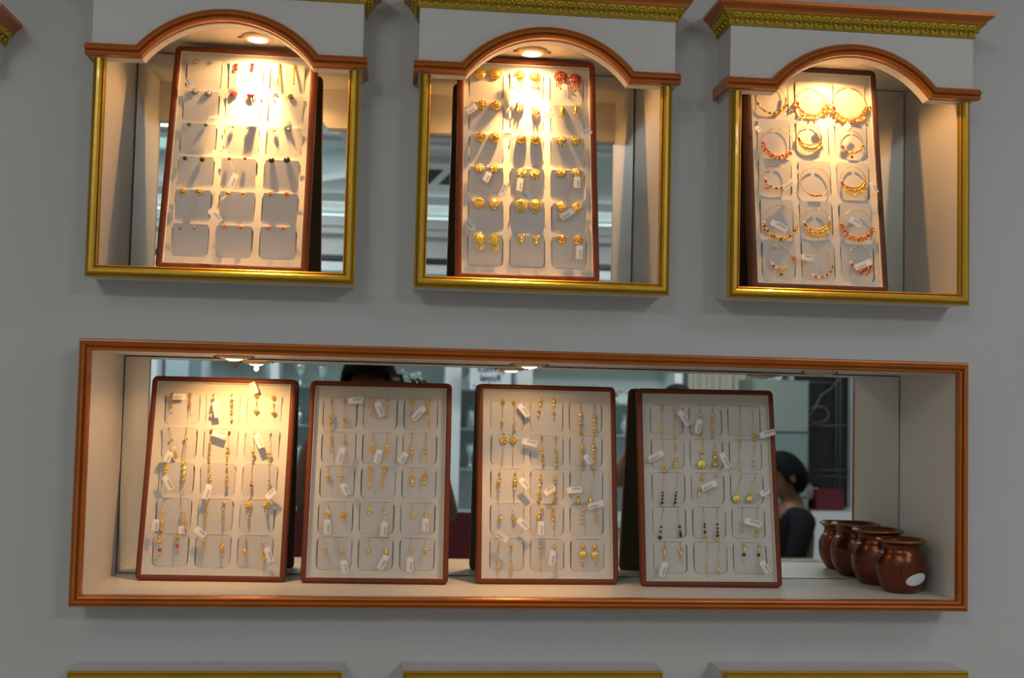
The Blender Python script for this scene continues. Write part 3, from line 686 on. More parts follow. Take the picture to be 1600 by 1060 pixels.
def place_jewel(k, i, j, side, s_, tg, card):
    top_w, bot_w, v0, v1 = card
    pos, spec = s_.split(' ', 1); p = [float(x) for x in pos.split(',')]; spec = spec.split()
    u, v = p[0], p[1]
    nath_ = k == 'T3'
    w = top_w+.5
    if k[0] == 'T' and not nath_:
        v = min(v, v1-1)+0; fr_ = (v-v0)/(v1-v0); w = bot_w+(top_w-bot_w)*fr_+.7
    if nath_: w = top_w+.4
    r = empty('nose_ring' if nath_ else 'earring', local(k, u, v, w), rot=T_M[k].to_euler())
    J = JB(); sd = 'left' if side == 0 else 'right'; where = f'{ROWW[i]}, {COLW[j]}, {TLAB[k][1]}'
    random.seed(int(abs(u)*97+abs(v)*13))
    if nath_:
        nath(J, p[2], spec[0], float(spec[1]), float(spec[2]))
        nm = {'crescent': 'gold crescent', 'heavy': 'thickly beaded gold', 'rosy': 'rose beaded', 'fine': 'finely beaded', 'few': 'sparsely beaded', 'cluster': 'cluster beaded', 'grape': 'grape cluster', 'drop': 'drop beaded', 'string': 'string beaded', 'golden': 'gold beaded', 'mixed': 'gold and garnet'}[spec[0]]
        tag(r, f'{nm} hoop nose ring, {where}', 'nose ring', 'hoop nose rings in the right arched niche')
    elif len(p) == 2 and spec and ',' in spec[0] and not spec[0][0] in 'OBofdDlsrkpCRcw' or (len(p) == 2):
        kd, rad = spec[0].split(','); stud(J, kd, float(rad)*1.06)
        tag(r, f'{sd} {LOOK[kd]}, {where}', 'earring', 'stud earrings in '+TLAB[k][1])
    else:
        du, dv = p[2]-u, p[3]-v
        drop_spec(J, spec, du, dv, M_gold if k != 'B4' else M_goldy)
        if k[0] == 'B':
            J.g('ear_hook', M_gold).tube([V3(0, 0, .8), V3(0, 1.6, .3), V3(0, 1.6, -1.2), V3(0, -.5, -1.6)], .0003, 4)
        kinds = ' '.join(spec)
        look = 'black bead' if 'k' in kinds else 'red bead' if 'r' in kinds else 'crystal' if 'C' in kinds else 'beaded' if 'B' in kinds else 'gold charm' if 'f' in kinds or 'd' in kinds or 'D' in kinds else 'gold'
        tag(r, f'{sd} {look} drop earring, {where}', 'earring', 'drop earrings in '+TLAB[k][1])
    J.out(r)
    if tg:
        q = [float(x) for x in tg.split(',')]
        price_tag(r, k, w, u, v, *q)
DATA = """B1 1 1|-73.4,267.0,-73.0,233.1 O8,2.7 O26,1.9 O38,1.8 O50,2.1 O60,1.8 o72,1.3 r88,1.2|-48.2,267.7,-45.5,233.0 O8,2.7 O26,1.9 O42,2.1 O54,1.9 O66,1.6 w|-52.0,260.9,-70.5,260.4
B1 1 2|-14.6,266.9,-16.0,231.3 O5,1.5 d24,3.4 o38,1.5 p46,1.5 O66,2.8 C88,3.2|11.2,267.6,14.0,228.8 O5,1.5 d26,3.4 O41,2.8 O58,1.9 O70,2.3 C90,3.4|-10.5,254.6,-4.7,231.6
B1 1 3|47.5,270.3,48.0,237.9 f15,3.8 o38,1.4 o50,1.3 d80,5.4|72.1,266.8,73.2,236.1 f12,3.6 o40,1.4 o52,1.3 d82,4.8|47.6,268.6,40.1,284.3
B1 2 1|-74.0,215.9,-60.0,171.5 w f38,2.6 p66,2.2 f82,3.2 f94,3|-49.2,215.7,-48.0,170.1 w f34,3 o44,1.2 o52,1.2 o60,1.2 o70,1.2 o80,1.2|-67.1,180.2,-73.1,166.3
B1 2 2|-13.9,214.9,-13.6,162.8 w r4,2.4 B30-92,1.7|11.9,213.1,11.4,163.4 w r4,2.2 O50,2.8 B58-95,1.7|-10.4,210.1,9.2,205.7
B1 2 3|47.2,214.0,48.2,162.6 w p4,1.8 O60,3 O68,2 o80,2.2 o88,1.6|70.0,214.6,71.6,164.8 w p6,2.2 O66,2.6 O74,1.8 O86,2|51.5,209.2,60.9,189.0
B1 3 1|-74.5,163.9,-72.3,119.0 w d8,4.2 d17,3.8 O26,2.4 o40,1.4|-49.5,168.5,-46.2,117.2 w f8,3.4 d22,4.4 l38,4.6 l52,4 o78,1.4|-73.7,145.4,-61.1,126.4
B1 3 2|-12.5,162.9,-8.7,134.0 O5,1.9 o18,1.6 O44,2.4 O58,1.8 O74,2.8 f88,2.6|12.3,161.8,14.4,132.1 O10,1.9 o22,1.5 O34,1.6 O48,2.4 O62,1.8 O76,2 O93,2.8|-8.8,135.1,-14.4,114.2
B1 3 3|47.5,161.0,48.4,111.2 w O38,2 r50,2.2 O62,1.8 o76,1.6|71.7,163.2,73.7,121.3 w O50,1.8 O62,1.6 O76,2.2 O88,1.8|72.7,116.8,83.4,129.1
B1 4 1|-74.8,111.4,-72.9,60.9 w f34,3.2 f60,4 o72,1.4 r88,2|-49.0,113.5,-38.8,64.7 w f38,2.9 O50,2 f68,4.4 r90,2.2|-79.6,84.3,-80.6,68.6
B1 4 2|-13.1,111.9,-10.9,73.1 O5,2.9 O28,2.2 f42,2.4 O54,1.8 O72,1.8 w|11.4,112.4,13.8,64.1 O5,2.9 O24,2.2 f36,2.6 O50,1.8 O60,1.8 w|-44.4,75.6,-42.0,64.6
B1 4 3|46.6,114.7,47.7,75.0 f18,5.6 O38,1.8 O52,2.2 o66,1.6 w|71.1,116.0,74.5,75.5 f18,5.6 O40,1.6 O56,2 o66,1.6 w|-23.8,72.8,-10.4,61.3
B1 5 1|-74.6,62.4,-71.8,29.7 O10,2.8 f22,4 r62,2.8 l82,2.2|-50.6,64.5,-48.3,36.4 O10,2.6 f24,3.8 r58,2.6 l84,2.2|
B1 5 2|-12.8,62.0,-11.3,32.3 f25,3 O45,2.4 O66,2 o90,1.5 w|13.2,57.0,14.5,32.0 f24,3.2 O40,2.4 O60,1.8 o74,1.8 o90,1.5 w|
B1 5 3|46.2,62.4,47.1,24.8 w O10,2.4 f56,4 l76,2|70.0,59.7,72.9,15.1 w s12,3.8 l38,2.4 f58,3.6|76.3,48.0,84.6,27.8
B2 1 1|-72.5,265.4,-71.3,215.3 w o4,2 O50,2.6 O60,2.2 O68,2.6 O78,1.8 O88,2|-53.4,265.0,-51.9,222.1 w o4,2 O68,2.2 O78,2.6 O90,2|-47.2,261.1,-25.8,262.3
B2 1 2|-12.5,269.1,-13.0,240.7 f10,3.6 f24,2.6 B38-95,1.5|9.6,267.2,10.1,237.9 f8,2.6 O24,2 B34-95,1.6|-5.8,260.3,2.9,239.4
B2 1 3|46.6,270.4,45.4,228.1 f14,4.2 f26,3 B40-95,1.4|69.1,268.5,71.5,225.4 f12,4 f24,3 B36-95,1.4|64.7,254.5,47.6,236.2
B2 2 1|-70.4,212.9,-70.3,183.4 f14,2.6 o30,1.6 O45,2 o60,1.6 O78,1.8 w|-51.2,213.3,-51.2,170.3 w d28,3.6|-52.1,191.7,-57.4,168.6
B2 2 2|-10.2,215.7,-9.7,185.3 w O42,1.9 l58,3 f80,4|10.9,216.1,11.6,180.9 w O42,1.9 l54,3 f70,4 o92,1.4|1.5,190.3,-3.3,171.1
B2 2 3|47.4,216.8,47.9,172.0 w O42,2 O52,2.6 f68,3.4 o84,1.3|68.0,217.2,68.4,172.4 w O42,1.8 O52,2.2 f68,3 o84,1.3|39.5,186.2,30.5,171.7
B2 3 1|-72.5,164.4,-72.0,140.0 w O52,3 o74,2 o90,1.4|-53.3,163.9,-53.1,142.6 w O52,3 o74,2 o90,1.4|-50.7,140.0,-42.2,124.4
B2 3 2|-11.8,166.2,-12.1,133.1 f8,3.2 f20,3 B34-96,1.8|9.4,165.8,5.1,132.6 f6,3.8 f14,3 B30-96,1.6|
B2 3 3|48.8,165.7,50.1,136.4 w f48,3.6 l66,3.8 l84,3|68.9,164.4,66.1,139.8 w f40,4 f62,3.4 l84,2.6|
B2 4 1|-70.4,113.1,-70.1,89.8 w f62,4.2 l84,2.6|-47.9,113.4,-47.5,85.5 w f58,4.8 l88,3.2|-69.6,89.1,-68.7,68.3
B2 4 2|-11.3,112.4,-11.8,96.8 w d55,4 l84,2.4|10.2,112.7,11.2,91.7 w O40,2 d64,3.4|12.2,87.1,10.6,66.2
B2 4 3|50.4,112.5,51.8,90.8 w l64,2.8 l80,2.8|70.7,112.9,70.2,92.6 w f60,3 l80,2.6|69.7,92.6,70.2,74.7
B2 5 1|-72.2,59.0,-70.2,36.2 w O50,2.4 l66,2.6 o90,1.8|-49.6,62.4,-46.8,34.9 w O52,2.4 l68,2.6 o90,1.6|-44.4,31.9,-39.8,13.7
B2 5 2|-10.2,62.1,-10.2,40.7 w O60,2.4 l78,2.8|10.7,61.6,16.1,40.2 w O62,2.4 l80,3.4|16.1,39.5,6.8,20.3
B2 5 3|49.9,62.9,50.6,39.9 w f68,2.8 o90,1.4|70.5,62.4,70.6,41.6 w O62,2.4 l80,2.6|49.4,36.8,50.0,17.0
B3 1 1|-66.2,269.4,-67.0,217.0 w f10,3.6 l62,2.4 O72,1.6|-49.8,266.6,-48.8,220.6 w f5,3.6 O72,2 C84,2.6 f93,2.6|-43.4,260.4,-29.9,243.2
B3 1 2|-8.3,270.9,-15.6,236.3 l8,3.4 l22,3.8 f54,2.6 l72,2.4|10.4,271.3,8.8,236.1 l10,4 l26,3 f60,3 l80,2|
B3 1 3|51.0,265.9,49.8,219.5 w O38,3.4 o52,2 O66,3 o78,2 O95,2.8|72.0,266.4,70.5,211.2 w O34,2.8 l46,3.4 l66,3 O80,2|
B3 2 1|-64.6,217.9,-66.7,169.2 w f20,6.2 o80,1|-51.2,218.1,-51.0,169.5 w f20,5.6 l34,2|-38.5,206.6,-16.4,201.5
B3 2 2|-8.0,215.9,-6.6,167.2 w o5,2.2 O45,2 O54,2.4 O64,2 O75,2.6 O86,2|12.5,215.5,13.3,166.0 w o5,2.2 O42,2.4 O52,2 O62,2.6 O74,2 O86,2.2|
B3 2 3|52.9,214.8,51.6,164.3 w O28,3.2 O38,2.6 B48-96,1.9|69.7,211.1,69.1,164.6 w O20,3 O32,2.4 B42-96,1.9|55.0,187.1,64.5,174.7
B3 3 1|-70.5,161.4,-71.8,114.3 w O6,1.8 f22,3 O32,3.2 O42,2 l58,2.4 o72,1.2|-47.5,161.8,-49.3,116.9 w O6,1.8 f22,3 O32,3.4 O42,2 l58,2.4|-41.0,151.1,-29.7,136.9
B3 3 2|-8.9,163.2,-13.6,116.7 O10,1.8 O22,3 O34,2 l48,2.4 f70,3.8 o82,1.6 O93,3|12.3,162.8,10.2,117.0 O10,1.8 f24,3.2 O38,2 l50,2.6 f68,3.6 o80,1.6 O93,2.8|-5.5,129.4,9.1,139.1
B3 3 3|50.8,163.5,45.3,116.7 w l91,4.6 O84,2|69.9,163.8,63.5,116.2 w l90,4.6 O82,2|27.8,134.6,49.7,136.6
B3 4 1|-68.9,111.0,-69.5,90.6 C30,2.4 C55,4 f90,3.6|-51.3,111.3,-48.5,91.6 C30,2.4 C55,4 f90,3.6|-44.0,92.5,-30.4,78.5
B3 4 2|-7.9,110.3,-13.6,92.9 O8,3 O48,2.6 O90,4.2|8.2,112.9,8.5,75.8 f8,3 o20,2 f34,3.6 l54,2.4 l72,2.2 o88,1.3|-11.2,89.7,-11.2,70.1
B3 4 3|52.7,111.9,50.8,84.2 w f14,3.2 O38,2.2 l62,2.8 l82,2.4|71.4,111.4,72.7,86.8 w O20,1.8 O40,1.8 O60,1.8 O80,1.8|81.3,117.9,59.2,111.2
B3 5 1|-70.9,58.6,-71.1,12.3 w d6,2.8 O55,1.8 l74,3.4 o88,1.2|-53.0,58.0,-52.9,10.9 w O6,2.6 O56,1.8 f76,3.4 l86,2|-59.8,61.0,-75.8,73.3
B3 5 2|-10.4,57.6,-10.5,19.6 w O8,3 l78,2 o92,1.4|10.7,57.8,10.5,15.1 w O8,2.8 C70,2.4 O94,1.8|7.1,47.7,3.9,27.5
B3 5 3|52.5,58.2,51.0,21.6 w O8,3.2 D40,6.2 l66,2.2 r84,1.4|69.9,57.6,69.8,21.0 w O8,3.2 D40,6.2 l66,2.2 o84,1.4|
B4 1 1|-65.5,267.1,-67.5,218.8 w f8,3.2 l60,2.2 f80,3.2|-46.8,264.2,-48.4,197.5 w s5,3.6 l46,2.4 O66,2 l80,2 l90,1.8|-42.3,256.5,-28.9,235.7
B4 1 2|-7.3,265.6,-8.0,217.4 w O26,3.2 B38-97,2.1|11.2,265.2,9.7,217.6 w l26,3.4 B38-97,2.1|-11.5,244.5,-16.8,224.2
B4 1 3|53.8,267.4,50.7,213.5 w l60,2 l78,2 f98,3|71.8,266.1,72.6,213.8 w f82,3.2 O94,2.8|78.4,220.9,101.6,228.2
B4 2 1|-66.1,215.8,-65.8,167.5 w O82,2.4 c94,5|-46.9,206.8,-47.6,173.8 w l52,2.2 O68,2.4 d88,5|-68.2,195.0,-90.1,183.2
B4 2 2|-5.4,215.8,-9.2,174.3 w O46,3.4 l62,2 D88,6.8|13.1,210.7,11.4,177.6 w f32,3.2 O50,2.6 l64,3 c86,6.4|18.7,194.6,29.5,173.2
B4 2 3|50.9,210.4,48.7,168.1 w O64,2 l80,2 l94,1.8|73.1,208.4,71.0,169.1 w O54,2.2 O74,2.4 l90,2|
B4 3 1|-66.0,162.1,-70.3,116.0 w k55,1.6 k66,1.9 k77,1.9 k88,2.2 o97,2|-45.2,162.4,-51.1,116.2 w k55,1.6 k66,1.9 k77,1.9 k88,2.2 o97,2|
B4 3 2|-6.4,165.1,-15.5,127.1 s10,3.4 f22,3 l60,2.2 l84,2.6|14.5,165.4,0.7,127.3 s8,4 l50,2 l70,2 l90,2|9.6,151.0,-12.0,142.0
B4 3 3|50.6,163.5,39.8,122.4 w o40,1.2 D84,5.8|72.7,163.8,59.6,122.6 w o30,1.4 f70,3 D86,5.2|75.3,134.1,89.6,141.5
B4 4 1|-68.1,114.2,-74.7,66.0 w k58,1.9 p66,1.4 k72,1.9 k90,3|-46.8,113.6,-43.5,71.8 w k64,2.2 k80,1.8 k90,2.4 k97,2|
B4 4 2|-8.1,114.8,-7.2,70.5 w k54,1.8 k64,1.8 k80,2.4 f96,3.4|12.8,115.0,10.9,66.7 w k50,1.8 k62,1.8 k74,2 k84,2.2 f96,2.8|
B4 4 3|50.7,115.4,47.5,78.8 w l66,2.2 l80,2.2 O93,2|73.2,115.6,70.8,74.3 w f84,3 O96,2.4|49.8,96.3,73.2,89.3
B4 5 1|-67.0,64.5,-67.8,36.4 w R35,3.2 l58,2.4 o74,1.6 o90,1.5|-44.2,63.9,-43.8,35.0 w R35,3.2 l55,2.4 o72,1.6 o86,1.5|-69.5,34.8,-75.9,15.4
B4 5 2|-3.9,63.4,-6.0,13.5 w l55,1.6 l66,1.8 l80,1.6|13.2,62.0,10.7,17.5 w l50,1.4 l84,2.4|
B4 5 3|50.8,63.1,48.7,32.5 w f8,2.8 l26,2 k52,2.6 l72,1.4|73.2,62.5,70.5,32.6 w f10,2.8 l28,2 k52,2.6 l72,1.4|72.4,37.3,82.1,20.2
T1 1 1|-69.3,317.5 crystal,3.6|-48.5,317.3 crystal,3.2|
T1 1 2|-13.9,312.5 rubydrop,4.8|8.8,314.9 rubydrop,4.4|-3.9,296.2,-8.4,277.2
T1 1 3|47.0,323.1,46.5,286.1 B4-98,1.5|67.6,324.4,68.6,288.4 B4-98,1.5|
T1 2 1|-67.9,268.3 darkflower,5|-48.9,266.3 darkflower,5|-70.3,271.5,-80.2,285.8
T1 2 2|-15.1,267.4 ruby,4.6|9.3,267.0 marquise,5|17.1,245.2,11.7,226.5
T1 2 3|43.9,269.1 darkcluster,4.6|65.2,268.5 darkcluster,4.6|47.8,261.9,55.7,236.3
T1 3 1|-72.5,216.6 green,3.4|-49.4,217.2 green,3.4|-27.6,225.2,-45.1,223.3
T1 3 2|-11.7,216.0 crystal,3.4|8.4,215.3 crystal,3.4|
T1 3 3|45.6,213.7 crystal,3.6|64.9,216.6 crystal,3.4|
T1 4 1|-74.0,164.3 darkruby,3|-50.6,163.7 darkruby,3.8|-36.6,170.7,-16.1,173.2
T1 4 2|-13.7,166.1 ruby,3|7.8,167.6 ruby,2.8|-2.0,140.3,-8.6,120.5
T1 4 3|44.2,166.8 darkdome,4.4|65.3,168.4 darkdome,4.6|
T1 5 1|-72.8,113.1 rubyflower,4.6|-51.4,114.1 rubyflower,4.6|
T1 5 2|-12.4,113.3 goldring,3.4|8.1,113.0 goldring,3.2|-33.7,85.3,-18.4,67.8
T1 5 3|45.5,114.8 rubyflower,3.8|67.7,115.3 rubyflower,3.8|
T1 6 1|-72.1,59.4 leaf,3|-53.1,60.2 leaf,2.8|
T1 6 2|-13.1,63.2 star,3.6|8.1,63.7 star,3.4|
T1 6 3|45.6,64.0 star,3.4|65.1,64.5 star,3.2|
T2 1 1|-68.3,315.4 dome,8.6|-46.1,316.6 dome,8.6|
T2 1 2|-10.5,315.9 fringe,8.6|11.9,314.5 fringe,8.6|-21.4,306.5,-15.0,288.5
T2 1 3|49.5,316.5 rubyrosette,9.4|70.9,313.8 rubyrosette,9|53.9,300.9,53.9,276.3
T2 2 1|-65.3,265.9 basket,7.4|-45.4,265.2 basket,7.4|-73.5,259.4,-87.5,248.4
T2 2 2|-10.3,266.9 crystalgold,6.6|12.3,262.0 crystalgold,6.2|-26.1,286.1,-10.3,277.4
T2 2 3|51.7,260.5 greenleaf,8|71.8,263.3 greenleaf,8|45.3,255.0,23.0,247.8
T2 3 1|-67.2,215.1 basket,7.6|-47.0,215.2 basket,7.6|-38.7,214.8,-23.8,215.5
T2 3 2|-8.0,214.5 basket,7.2|12.1,214.6 basket,7.2|22.7,217.7,31.4,218.1
T2 3 3|48.8,214.6 sunburst,7.8|70.2,215.1 sunburst,7.8|77.4,217.7,91.1,228.7
T2 4 1|-68.5,165.6 sunburst,7.2|-47.1,166.2 sunburst,7.2|-54.9,157.3,-60.9,143.0
T2 4 2|-8.1,161.1 sunburst,7.4|10.3,160.5 sunburst,7.4|-10.6,150.4,-12.8,130.6
T2 4 3|48.9,163.6 sunburst,7.4|70.8,164.1 sunburst,7.4|70.3,155.7,69.6,138.8
T2 5 1|-69.3,113.3 dome,7.6|-47.1,112.1 dome,7.6|-38.5,120.3,-30.3,139.0
T2 5 2|-9.1,112.3 teardrop,7.8|11.7,112.8 teardrop,7.8|4.0,118.6,-7.4,128.6
T2 5 3|49.1,112.9 dome,7|70.5,112.4 dome,7|64.6,104.4,46.4,92.4
T2 6 1|-67.3,60.5 fringesun,8.6|-47.2,59.6 fringesun,8.6|-75.4,69.6,-85.2,83.0
T2 6 2|-9.2,63.9 bell,5.6|11.8,62.6 bell,5.4|
T2 6 3|48.5,64.0 basket,7|71.6,62.8 basket,7|72.0,52.0,70.8,32.3
T3 1 1|-61.5,287.9,22.0 mixed 200 340||
T3 1 2|-0.3,287.7,21.3 heavy 190 350||7.1,257.5,15.0,240.9
T3 1 3|57.0,288.2,25.0 heavy 200 350||52.4,251.8,38.4,236.7
T3 2 1|-53.7,222.1,21.7 rosy 185 320||-89.2,240.7,-83.4,234.8
T3 2 2|-5.5,232.6,17.0 crescent 195 350||
T3 2 3|58.2,228.8,16.7 fine 215 340||
T3 3 1|-58.4,169.0,18.3 cluster 205 320||-32.0,163.3,-52.3,148.4
T3 3 2|-0.9,163.9,22.0 few 250 290||
T3 3 3|56.8,171.1,18.3 crescent 205 355||80.0,164.2,86.9,147.8
T3 4 1|-55.1,100.5,24.7 golden 195 350||-72.3,97.2,-48.9,86.2
T3 4 2|-1.0,105.5,18.7 crescent 205 360||
T3 4 3|60.0,102.9,21.7 rosy 185 345||44.7,106.6,60.6,96.9
T3 5 1|-56.5,46.6,16.7 drop 225 300||
T3 5 2|-0.7,40.3,20.3 string 250 355||-30.2,46.8,-13.2,45.7
T3 5 3|61.5,52.1,16.7 grape 220 350||74.0,44.0,49.4,33.7"""
for k in TRAYS: make_tray(k)
for ln_ in DATA.strip().split('\n'):
    h_, e1, e2, tg = ln_.split('|'); k, i, j = h_.split(); i = int(i)-1; j = int(j)-1
    cd = place_card(k, i, j); es = [e for e in (e1, e2) if e.strip()]
    tgi = 0
    if tg and len(es) == 2:
        q = [float(x) for x in tg.split(',')]; ds = []
        for e in es:
            p = [float(x) for x in e.split(' ')[0].split(',')]; yy = p[3] if len(p) > 3 and p[3] > q[1] else p[1]
            ds.append(math.hypot(q[0]-p[0], q[1]-yy))
        tgi = 0 if ds[0] < ds[1] else 1
    for n_, e in enumerate(es): place_jewel(k, i, j, n_, e, tg if n_ == tgi else '', cd)

# ---------------------------------------------------------------- copper pots
def pot(x, y, s_, label, sticker, rz=0, name='copper_pot'):
    t = empty(name, (x, y, E_-.2661), label, 'pot', 'copper pots at the right end of the long shelf', (0, 0, rz))
    prof = [(.0001, 0), (.019, 0), (.024, .0015), (.0295, .009), (.0340, .019), (.0362, .030), (.0362, .040), (.0368, .0415), (.0352, .044), (.0358, .0455), (.0338, .048), (.0343, .0495), (.0318, .052), (.0320, .0535), (.0290, .057), (.0272, .063),
            (.0285, .068), (.0322, .0715), (.0342, .073), (.0342, .0762), (.0325, .0768), (.0300, .0762), (.0268, .071), (.0245, .063), (.0270, .052), (.0300, .038), (.026, .012), (.0001, .004)]
    mb = MB(); mb.lathe([(a*s_, b_*s_) for a, b_ in prof], 48); mb.build('pot_body', M_copper, t)
    mb = MB()
    mb.tube([(.0335*s_*math.cos(a), .0335*s_*math.sin(a), .0745*s_) for a in [2*PI*q/40 for q in range(40)]], .0019*s_, 6, True); mb.build('rolled_rim', mat('brass_rim', (.36, .17, .05), .3, metal=.85), t)
    if sticker:
        mb = MB(); vs = []; n_ = 28
        def surf(dx, dz):
            zz = .0225+dz; R0 = .0345
            for (r1, h1), (r2, h2) in zip(prof[2:6], prof[3:7]):
                if h1 <= zz <= h2: R0 = r1+(r2-r1)*(zz-h1)/(h2-h1)
            R0 += .0006; th = dx/R0+math.radians(-76); return (R0*math.cos(th)*s_, R0*math.sin(th)*s_, zz*s_)
        vs = [surf(0, 0)]; fs = []
        for ring in range(1, 5):
            for q in range(n_): a = 2*PI*q/n_; dx = .0165*ring/4*math.cos(a); vs.append(surf(dx, .0088*ring/4*math.sin(a)+dx*.16))
        fs = [(0, 1+q, 1+(q+1) % n_) for q in range(n_)]
        for ring in range(3): fs += [(1+ring*n_+q, 1+(ring+1)*n_+q, 1+(ring+1)*n_+(q+1) % n_, 1+ring*n_+(q+1) % n_) for q in range(n_)]
        mb.add(vs, fs, True); mb.build('blank_sticker', M_sticker, t)
    return t
pot(.7385, .066, 1.0, 'front copper pot with white oval sticker, right end of the long shelf', True)
pot(.7340, .1370, 1.08, 'taller copper pot standing behind the stickered one, close to the mirror', False, .6)
# ---------------------------------------------------------------- the shop behind the camera, seen in the mirrors
M_cab = mat('cabinet_white_laminate', (.74, .79, .82), .4)
M_cabin = mat('cabinet_back_teal', (.66, .73, .73), .5, vary=.08, vscale=3)
M_glass = mat('shelf_glass', (.50, .72, .70), .08, trans=.55)
M_silver = mat('silverware', (.85, .87, .90), .18, metal=1, bump=.5, bscale=120)
M_counter = mat('counter_glass_top', (.45, .66, .68), .12)
def cabinet(x0, x1, label, shelves, depth=.34, front=-4.6):
    t = empty('display_cabinet', ((x0+x1)/2, front-depth/2, 0), label, 'cabinet', 'silverware cabinets along the far wall'); hw = (x1-x0)/2; d = depth/2
    mb = MB(); mb.box(-hw, hw, -d, -d+.02, .02, 2.3); mb.build('back_panel', M_cabin, t)
    for sx in (-1, 1):
        mb = MB(); a, b_ = sorted((sx*hw, sx*(hw-.045))); mb.box(a, b_, -d, d, 0, 2.3); mb.build('side_panel', M_cab, t)
    mb = MB(); mb.box(-hw+.045, hw-.045, -d, d, 2.25, 2.3); mb.build('top_panel', M_cab, t)
    mb = MB(); mb.box(-hw+.045, hw-.045, -d+.02, d, 0, .86); mb.build('base_cupboard', M_cab, t)
    for z in shelves:
        mb = MB(); mb.box(-hw+.045, hw-.045, -d+.02, d-.01, z-.010, z); mb.build('glass_shelf', M_glass, t)
    return t
SH = [1.15, 1.38, 1.60, 1.88]
cabinet(-2.2, -1.32, 'white display cabinet at the far left of the mirrored wall, crowded with goods', SH)
cabinet(-.70, .322, 'wide white display cabinet behind the photographer, silverware on glass shelves', SH)
cabinet(.3225, .73, 'narrow white display cabinet behind the hanging white sign', SH)
cabinet(.7305, 1.65, 'white display cabinet behind the standing woman, filigree silver on its shelf', [1.08, 1.36, 1.54, 1.88])
# smooth wall panels left of the cabinets
t = empty('wall_panelling', (-1.0, -4.75, 0), 'pale blue wall panelling with a grey strip, left of the silver cabinets', 'panelling')
for a, b_, c_, y_ in ((-.30, -.17, (.42, .56, .64), .0), (-.17, -.10, (.20, .28, .33), -.02), (-.10, .29, (.42, .52, .57), .0)):
    mb = MB(); mb.box(a, b_, -.03+y_, .02+y_, 0, 2.3); mb.build('wall_panel', mat('panel_paint', c_, .45), t)
t = empty('yellow_frame_shelf', (-.90, -4.66, 1.755), 'small yellow framed wall shelf with a brown hanging drop beneath it', 'wall shelf')
mb = MB(); mb.box(-.15, .15, -.06, .06, 0, .02); mb.build('shelf_board', mat('pale_yellow_paint', (.55, .53, .26), .5), t)
for sx in (-1, 1): mb = MB(); a, b_ = sorted((sx*.13, sx*.15)); mb.box(a, b_, -.06, .06, -.03, 0); mb.build('bracket', mat('pale_yellow_paint', (.55, .53, .26), .5), t)
mb = MB(); mb.lathe([(.001, 0), (.012, -.01), (.016, -.035), (.012, -.06), (.001, -.07)], 12, (.0, .03, 0)); mb.build('hanging_drop', mat('brown_wood_drop', (.22, .08, .04), .5), t)
def vase(x, y, z, h, r, kind, label, grp):
    t = None
    P = {0: [(.0001, 0), (.5, 0), (.35, .1), (.9, .4), (.95, .55), (.5, .75), (.35, .85), (.6, 1), (.55, 1), (.3, .85), (.0001, .5)],
         1: [(.0001, 0), (.6, 0), (.2, .08), (.15, .45), (.7, .6), (1, .95), (1, 1), (.93, 1), (.6, .64), (.0001, .5)],
         2: [(.0001, 0), (.8, 0), (.85, .1), (.8, .8), (.6, .9), (.2, .95), (.25, 1), (.0001, 1.02)],
         3: [(.0001, 0), (.7, 0), (.3, .1), (1.2, .3), (1.4, .5), (1.35, .5), (.8, .35), (.0001, .3)]}[kind]
    mb = MB(); mb.lathe([(a*r, b_*h) for a, b_ in P], 20)
    nm = ('silver_vase', 'silver_goblet', 'silver_canister', 'silver_bowl')[kind]
    o = mb.build(nm, M_silver, loc=(x, y, z)); tag(o, label, nm.split('_')[1], grp)
ki = 0; RN = random.Random(4)
WN = ['vase', 'goblet', 'canister', 'bowl']
def shelf_row(x0, x1, z, n_, where):
    for q in range(n_):
        kd = RN.randrange(4); x = x0+(x1-x0)*(q+.5)/n_+RN.uniform(-.01, .01); h = RN.uniform(.09, .155)
        pos = 'leftmost' if q == 0 else 'rightmost' if q == n_-1 else ('second from left' if q == 1 else 'third from left' if q == 2 else 'fourth from left' if q == 3 else 'fifth from left')
        vase(x, -4.76+RN.uniform(-.03, .03), z, h, .035+.012*(kd == 3), kd, f'silver {WN[kd]}, {pos} on the {where}', 'silverware in the far cabinets')
for z, nm in zip(SH[:3], ('lower', 'middle', 'upper')):
    shelf_row(.40, .66, z, 3, nm+' shelf of the narrow cabinet'); shelf_row(-.62, .2, z, 6, nm+' shelf of the wide cabinet')
    shelf_row(-2.1, -1.38, z, 5, nm+' shelf of the far left cabinet')
for z, nm in ((1.08, 'lower'), (1.36, 'middle')): shelf_row(.82, 1.58, z, 5, nm+' shelf behind the standing woman')
def filigree(x, z, label):
    t = empty('filigree_ornament', (x, -4.72, z), label, 'ornament', 'silver filigree ornaments on the cabinet shelf'); mb = MB(); R2 = random.Random(int(x*100))
    mb.lathe([(.03, 0), (.01, .01), (.006, .05)], 12); mb.build('stand', M_silver, t); mb = MB()
    for q in range(9):
        a = 2*PI*q/9; L_ = R2.uniform(.04, .07)
        mb.tube([(0, 0, .03), (L_*.6*math.cos(a), L_*.6*math.sin(a), .06+R2.uniform(0, .02)), (L_*math.cos(a), L_*math.sin(a), .04+R2.uniform(0, .05))], [.004, .003, .006], 5)
        mb.ball((L_*math.cos(a), L_*math.sin(a), .05+R2.uniform(0, .05)), .009, 6, 4)
    mb.build('branches', M_silver, t)
for q, x in enumerate((.95, 1.12, 1.28, 1.45)): filigree(x, 1.54, ('leftmost', 'second from left', 'third from left', 'rightmost')[q]+' silver filigree ornament on the shelf behind the standing woman')
filigree(.08, 1.60, 'silver filigree ornament beside the photographer’s raised hand')
